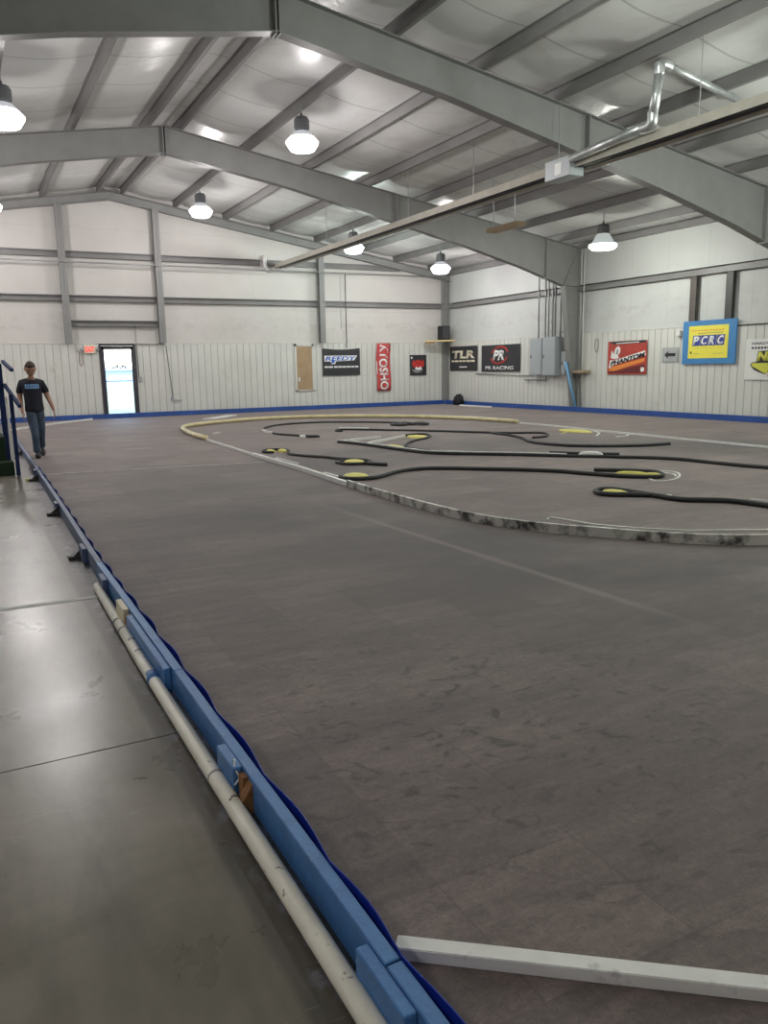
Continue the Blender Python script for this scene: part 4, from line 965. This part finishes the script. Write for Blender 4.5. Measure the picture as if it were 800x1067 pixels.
# head: shaped ellipsoid, tipped forward (looking down)
hbm = bmesh.new(); bmesh.ops.create_uvsphere(hbm, u_segments=28, v_segments=20, radius=1)
for v in hbm.verts:
    x, y, z = v.co
    wx = .088*(1-.22*max(0, -z)-.03*max(0, z)); wy = .108; wz = .132
    yy = y*wy; zz = z*wz
    if y < 0 and z < -.25: yy *= 1.0; zz -= .010*(-y)            # jaw and chin
    if y > 0 and z < -.3: yy *= .72
    # brow, eye sockets, nose, mouth, cheeks
    if y < -.5:
        f = -y
        if abs(x) < .16 and -.38 < z < .12: yy -= .020*(1-abs(x)/.16)*max(0, min(1, (.12-z)/.42))
        if .2 < abs(x) < .55 and 0 < z < .2: yy += .008
        if abs(x) < .6 and .2 < z < .36: yy -= .004
        if abs(x) < .3 and -.62 < z < -.5: yy += .004
    v.co = (x*wx, yy, zz)
for sx in (-1, 1):
    r_ = bmesh.ops.create_uvsphere(hbm, u_segments=8, v_segments=6, radius=1)
    for v in r_['verts']: v.co = (sx*.089+v.co.x*.011, .008+v.co.y*.018, -.005+v.co.z*.030)
HC = Vector((1.115, 15.37, 1.575)); HR = Matrix.Rotation(math.radians(24), 3, 'X')
for v in hbm.verts: v.co = HR @ v.co + HC
add_bm(bm, hbm)
person = build('person', bm, M['skin'], None, True, origin=(1.16, 15.6, 0))
tag(person, 'person in dark tee and blue jeans walking beside the kerb, looking down', 'person')
def hp(x, y, z): return HR @ Vector((x, y, z)) + HC
# hair cap
hbm = bmesh.new(); bmesh.ops.create_uvsphere(hbm, u_segments=28, v_segments=20, radius=1)
dl = []
for v in hbm.verts:
    x, y, z = v.co
    lim = .42 if y < -.35 else (.42-(y+.35)*1.3 if y < .3 else -.45)
    if z < lim: dl.append(v)
    v.co = hp(x*.094, y*.116+.002, z*.141)
bmesh.ops.delete(hbm, geom=dl, context='VERTS')
bmesh.ops.solidify(hbm, geom=hbm.faces[:], thickness=.010)
build('hair', hbm, M['hair'], person, True)
hbm = bmesh.new()
for sx in (-1, 1):
    r_ = bmesh.ops.create_uvsphere(hbm, u_segments=10, v_segments=6, radius=.0115)
    bmesh.ops.translate(hbm, verts=r_['verts'], vec=hp(sx*.034, -.093, .010))
build('eyes', hbm, M['eye'], person, True)
hbm = bmesh.new(); sweep(hbm, [hp(-.024, -.097, -.072), hp(-.009, -.105, -.070), hp(.009, -.105, -.070), hp(.024, -.097, -.072)], .0045); build('mouth', hbm, M['lip'], person, True)
# beard shading is a short beard
# shirt
nodes = [((1.14, 15.54, .78), (.205, .16)), ((1.137, 15.545, .90), (.18, .14)), (J['wai'], (.172, .13)), (J['che'], (.19, .14)), ((1.12, 15.505, 1.355), (.15, .125)), ((1.12, 15.485, 1.425), (.085, .08)),
         ((.965, 15.52, 1.335), .070), ((.925, 15.55, 1.21), .064), ((.91, 15.565, 1.13), .066),
         ((1.285, 15.52, 1.325), .070), ((1.335, 15.55, 1.21), .064), ((1.365, 15.565, 1.13), .066)]
edges = [(0, 1), (1, 2), (2, 3), (3, 4), (4, 5), (4, 6), (6, 7), (7, 8), (4, 9), (9, 10), (10, 11)]
sh = skin('t_shirt', nodes, edges, M['shirt'], person)
# jeans
nodes = [((1.14, 15.55, .98), (.13, .10)), ((1.14, 15.55, .90), (.145, .112)), ((1.075, 15.53, .84), .10), ((1.075, 15.42, .66), .088), ((1.09, 15.32, .48), .070), ((1.095, 15.345, .26), .062), ((1.105, 15.375, .09), .078),
         ((1.21, 15.56, .84), .10), ((1.22, 15.58, .66), .088), ((1.225, 15.62, .48), .070), ((1.225, 15.78, .29), .062), ((1.225, 15.91, .15), .076)]
edges = [(0, 1), (1, 2), (2, 3), (3, 4), (4, 5), (5, 6), (1, 7), (7, 8), (8, 9), (9, 10), (10, 11)]
skin('jeans', nodes, edges, M['jeans'], person, root=1)
def shoe(ank, pitch, label):
    bm = bmesh.new(); bmesh.ops.create_uvsphere(bm, u_segments=18, v_segments=12, radius=1)
    for v in bm.verts:
        x, y, z = v.co
        zz = z*.055+.05 if z > 0 else z*.05+.05
        zz = max(zz, .0); zz *= 1+.35*max(0, y)
        v.co = (x*.052*(1.05 if y < 0 else .9), y*.145-.075, zz)
    R_ = Matrix.Rotation(pitch, 3, 'X')
    for v in bm.verts: v.co = R_ @ v.co + Vector(ank)
    return build('shoe', bm, M['shoe'], person, True)
shoe((1.105, 15.38, .008), -.0, '')
shoe((1.225, 15.90, .07), .42, '')
# chest print: pale blue block with blank dark strokes
front = 15.545-.125
bm = bmesh.new()
PRW = [(1.0, 1.245), (1.235, 1.245), (1.235, 1.315), (1.0, 1.315)]
dg = bpy.context.evaluated_depsgraph_get()
def shirt_y(x, z):
    ok, loc, nrm, idx = sh.ray_cast(Vector((x, 14.5, z))-wloc(sh), Vector((0, 1, 0)))
    return (loc.y+wloc(sh).y) if ok else 15.4
nx = 14; bm = bmesh.new(); top = []
for j in range(4):
    row = []
    for i in range(nx+1):
        x = 1.005+.23*i/nx; z = 1.235+.075*j/3
        row.append(bm.verts.new((x, shirt_y(x, z)-.004, z)))
    top.append(row)
for a, b in zip(top, top[1:]):
    for i in range(nx): bm.faces.new((a[i], a[i+1], b[i+1], b[i]))
tag(build('chest_print', bm, M['skyb'], person), 'pale blue printed lettering block')
bm = bmesh.new()
for i in range(5):
    x = 1.022+.042*i; pts = [(x, 1.25), (x+.016, 1.25), (x+.026, 1.295), (x+.010, 1.295)]
    bm.faces.new([bm.verts.new((a, shirt_y(a, b)-.007, b)) for a, b in pts])
build('print_strokes', bm, M['deepb'], person)

# ------------------------------------------------------------------ sky through the door
w = bpy.data.worlds.new('sky'); SC.world = w; w.use_nodes = True
N = w.node_tree.nodes; L = w.node_tree.links; bg = N['Background']
sk = N.new('ShaderNodeTexSky'); sk.sky_type = 'NISHITA'; sk.sun_disc = False; sk.sun_elevation = math.radians(50); sk.sun_rotation = math.radians(200)
L.new(sk.outputs[0], bg.inputs[0]); bg.inputs[1].default_value = 2.0

# ------------------------------------------------------------------ camera
f, yaw, pitch, roll = 824.515, .4836, .1813, -.0181
cy, sy, cp, sp = math.cos(yaw), math.sin(yaw), math.cos(pitch), math.sin(pitch)
F = Vector((sy*cp, cy*cp, -sp)); R = Vector((cy, -sy, 0)); U = R.cross(F)
cr, sr = math.cos(roll), math.sin(roll)
R2 = R*cr+U*sr; U2 = U*cr-R*sr
cam = bpy.data.cameras.new('camera'); co = bpy.data.objects.new('camera', cam); COL.objects.link(co)
co.matrix_world = Matrix(((R2.x, U2.x, -F.x, 0), (R2.y, U2.y, -F.y, 0), (R2.z, U2.z, -F.z, 1.5), (0, 0, 0, 1)))
cam.sensor_fit = 'VERTICAL'; cam.sensor_height = 36; cam.lens = f/1067*36; cam.clip_start = .05; cam.clip_end = 500
SC.camera = co
SC.view_settings.view_transform = 'Standard'; SC.view_settings.look = 'None'; SC.view_settings.gamma = 1
SC.view_settings.use_curve_mapping = False; SC.view_settings.exposure = -0.5
SC.cycles.use_denoising = True
SC.cycles.max_bounces = 8; SC.cycles.diffuse_bounces = 5
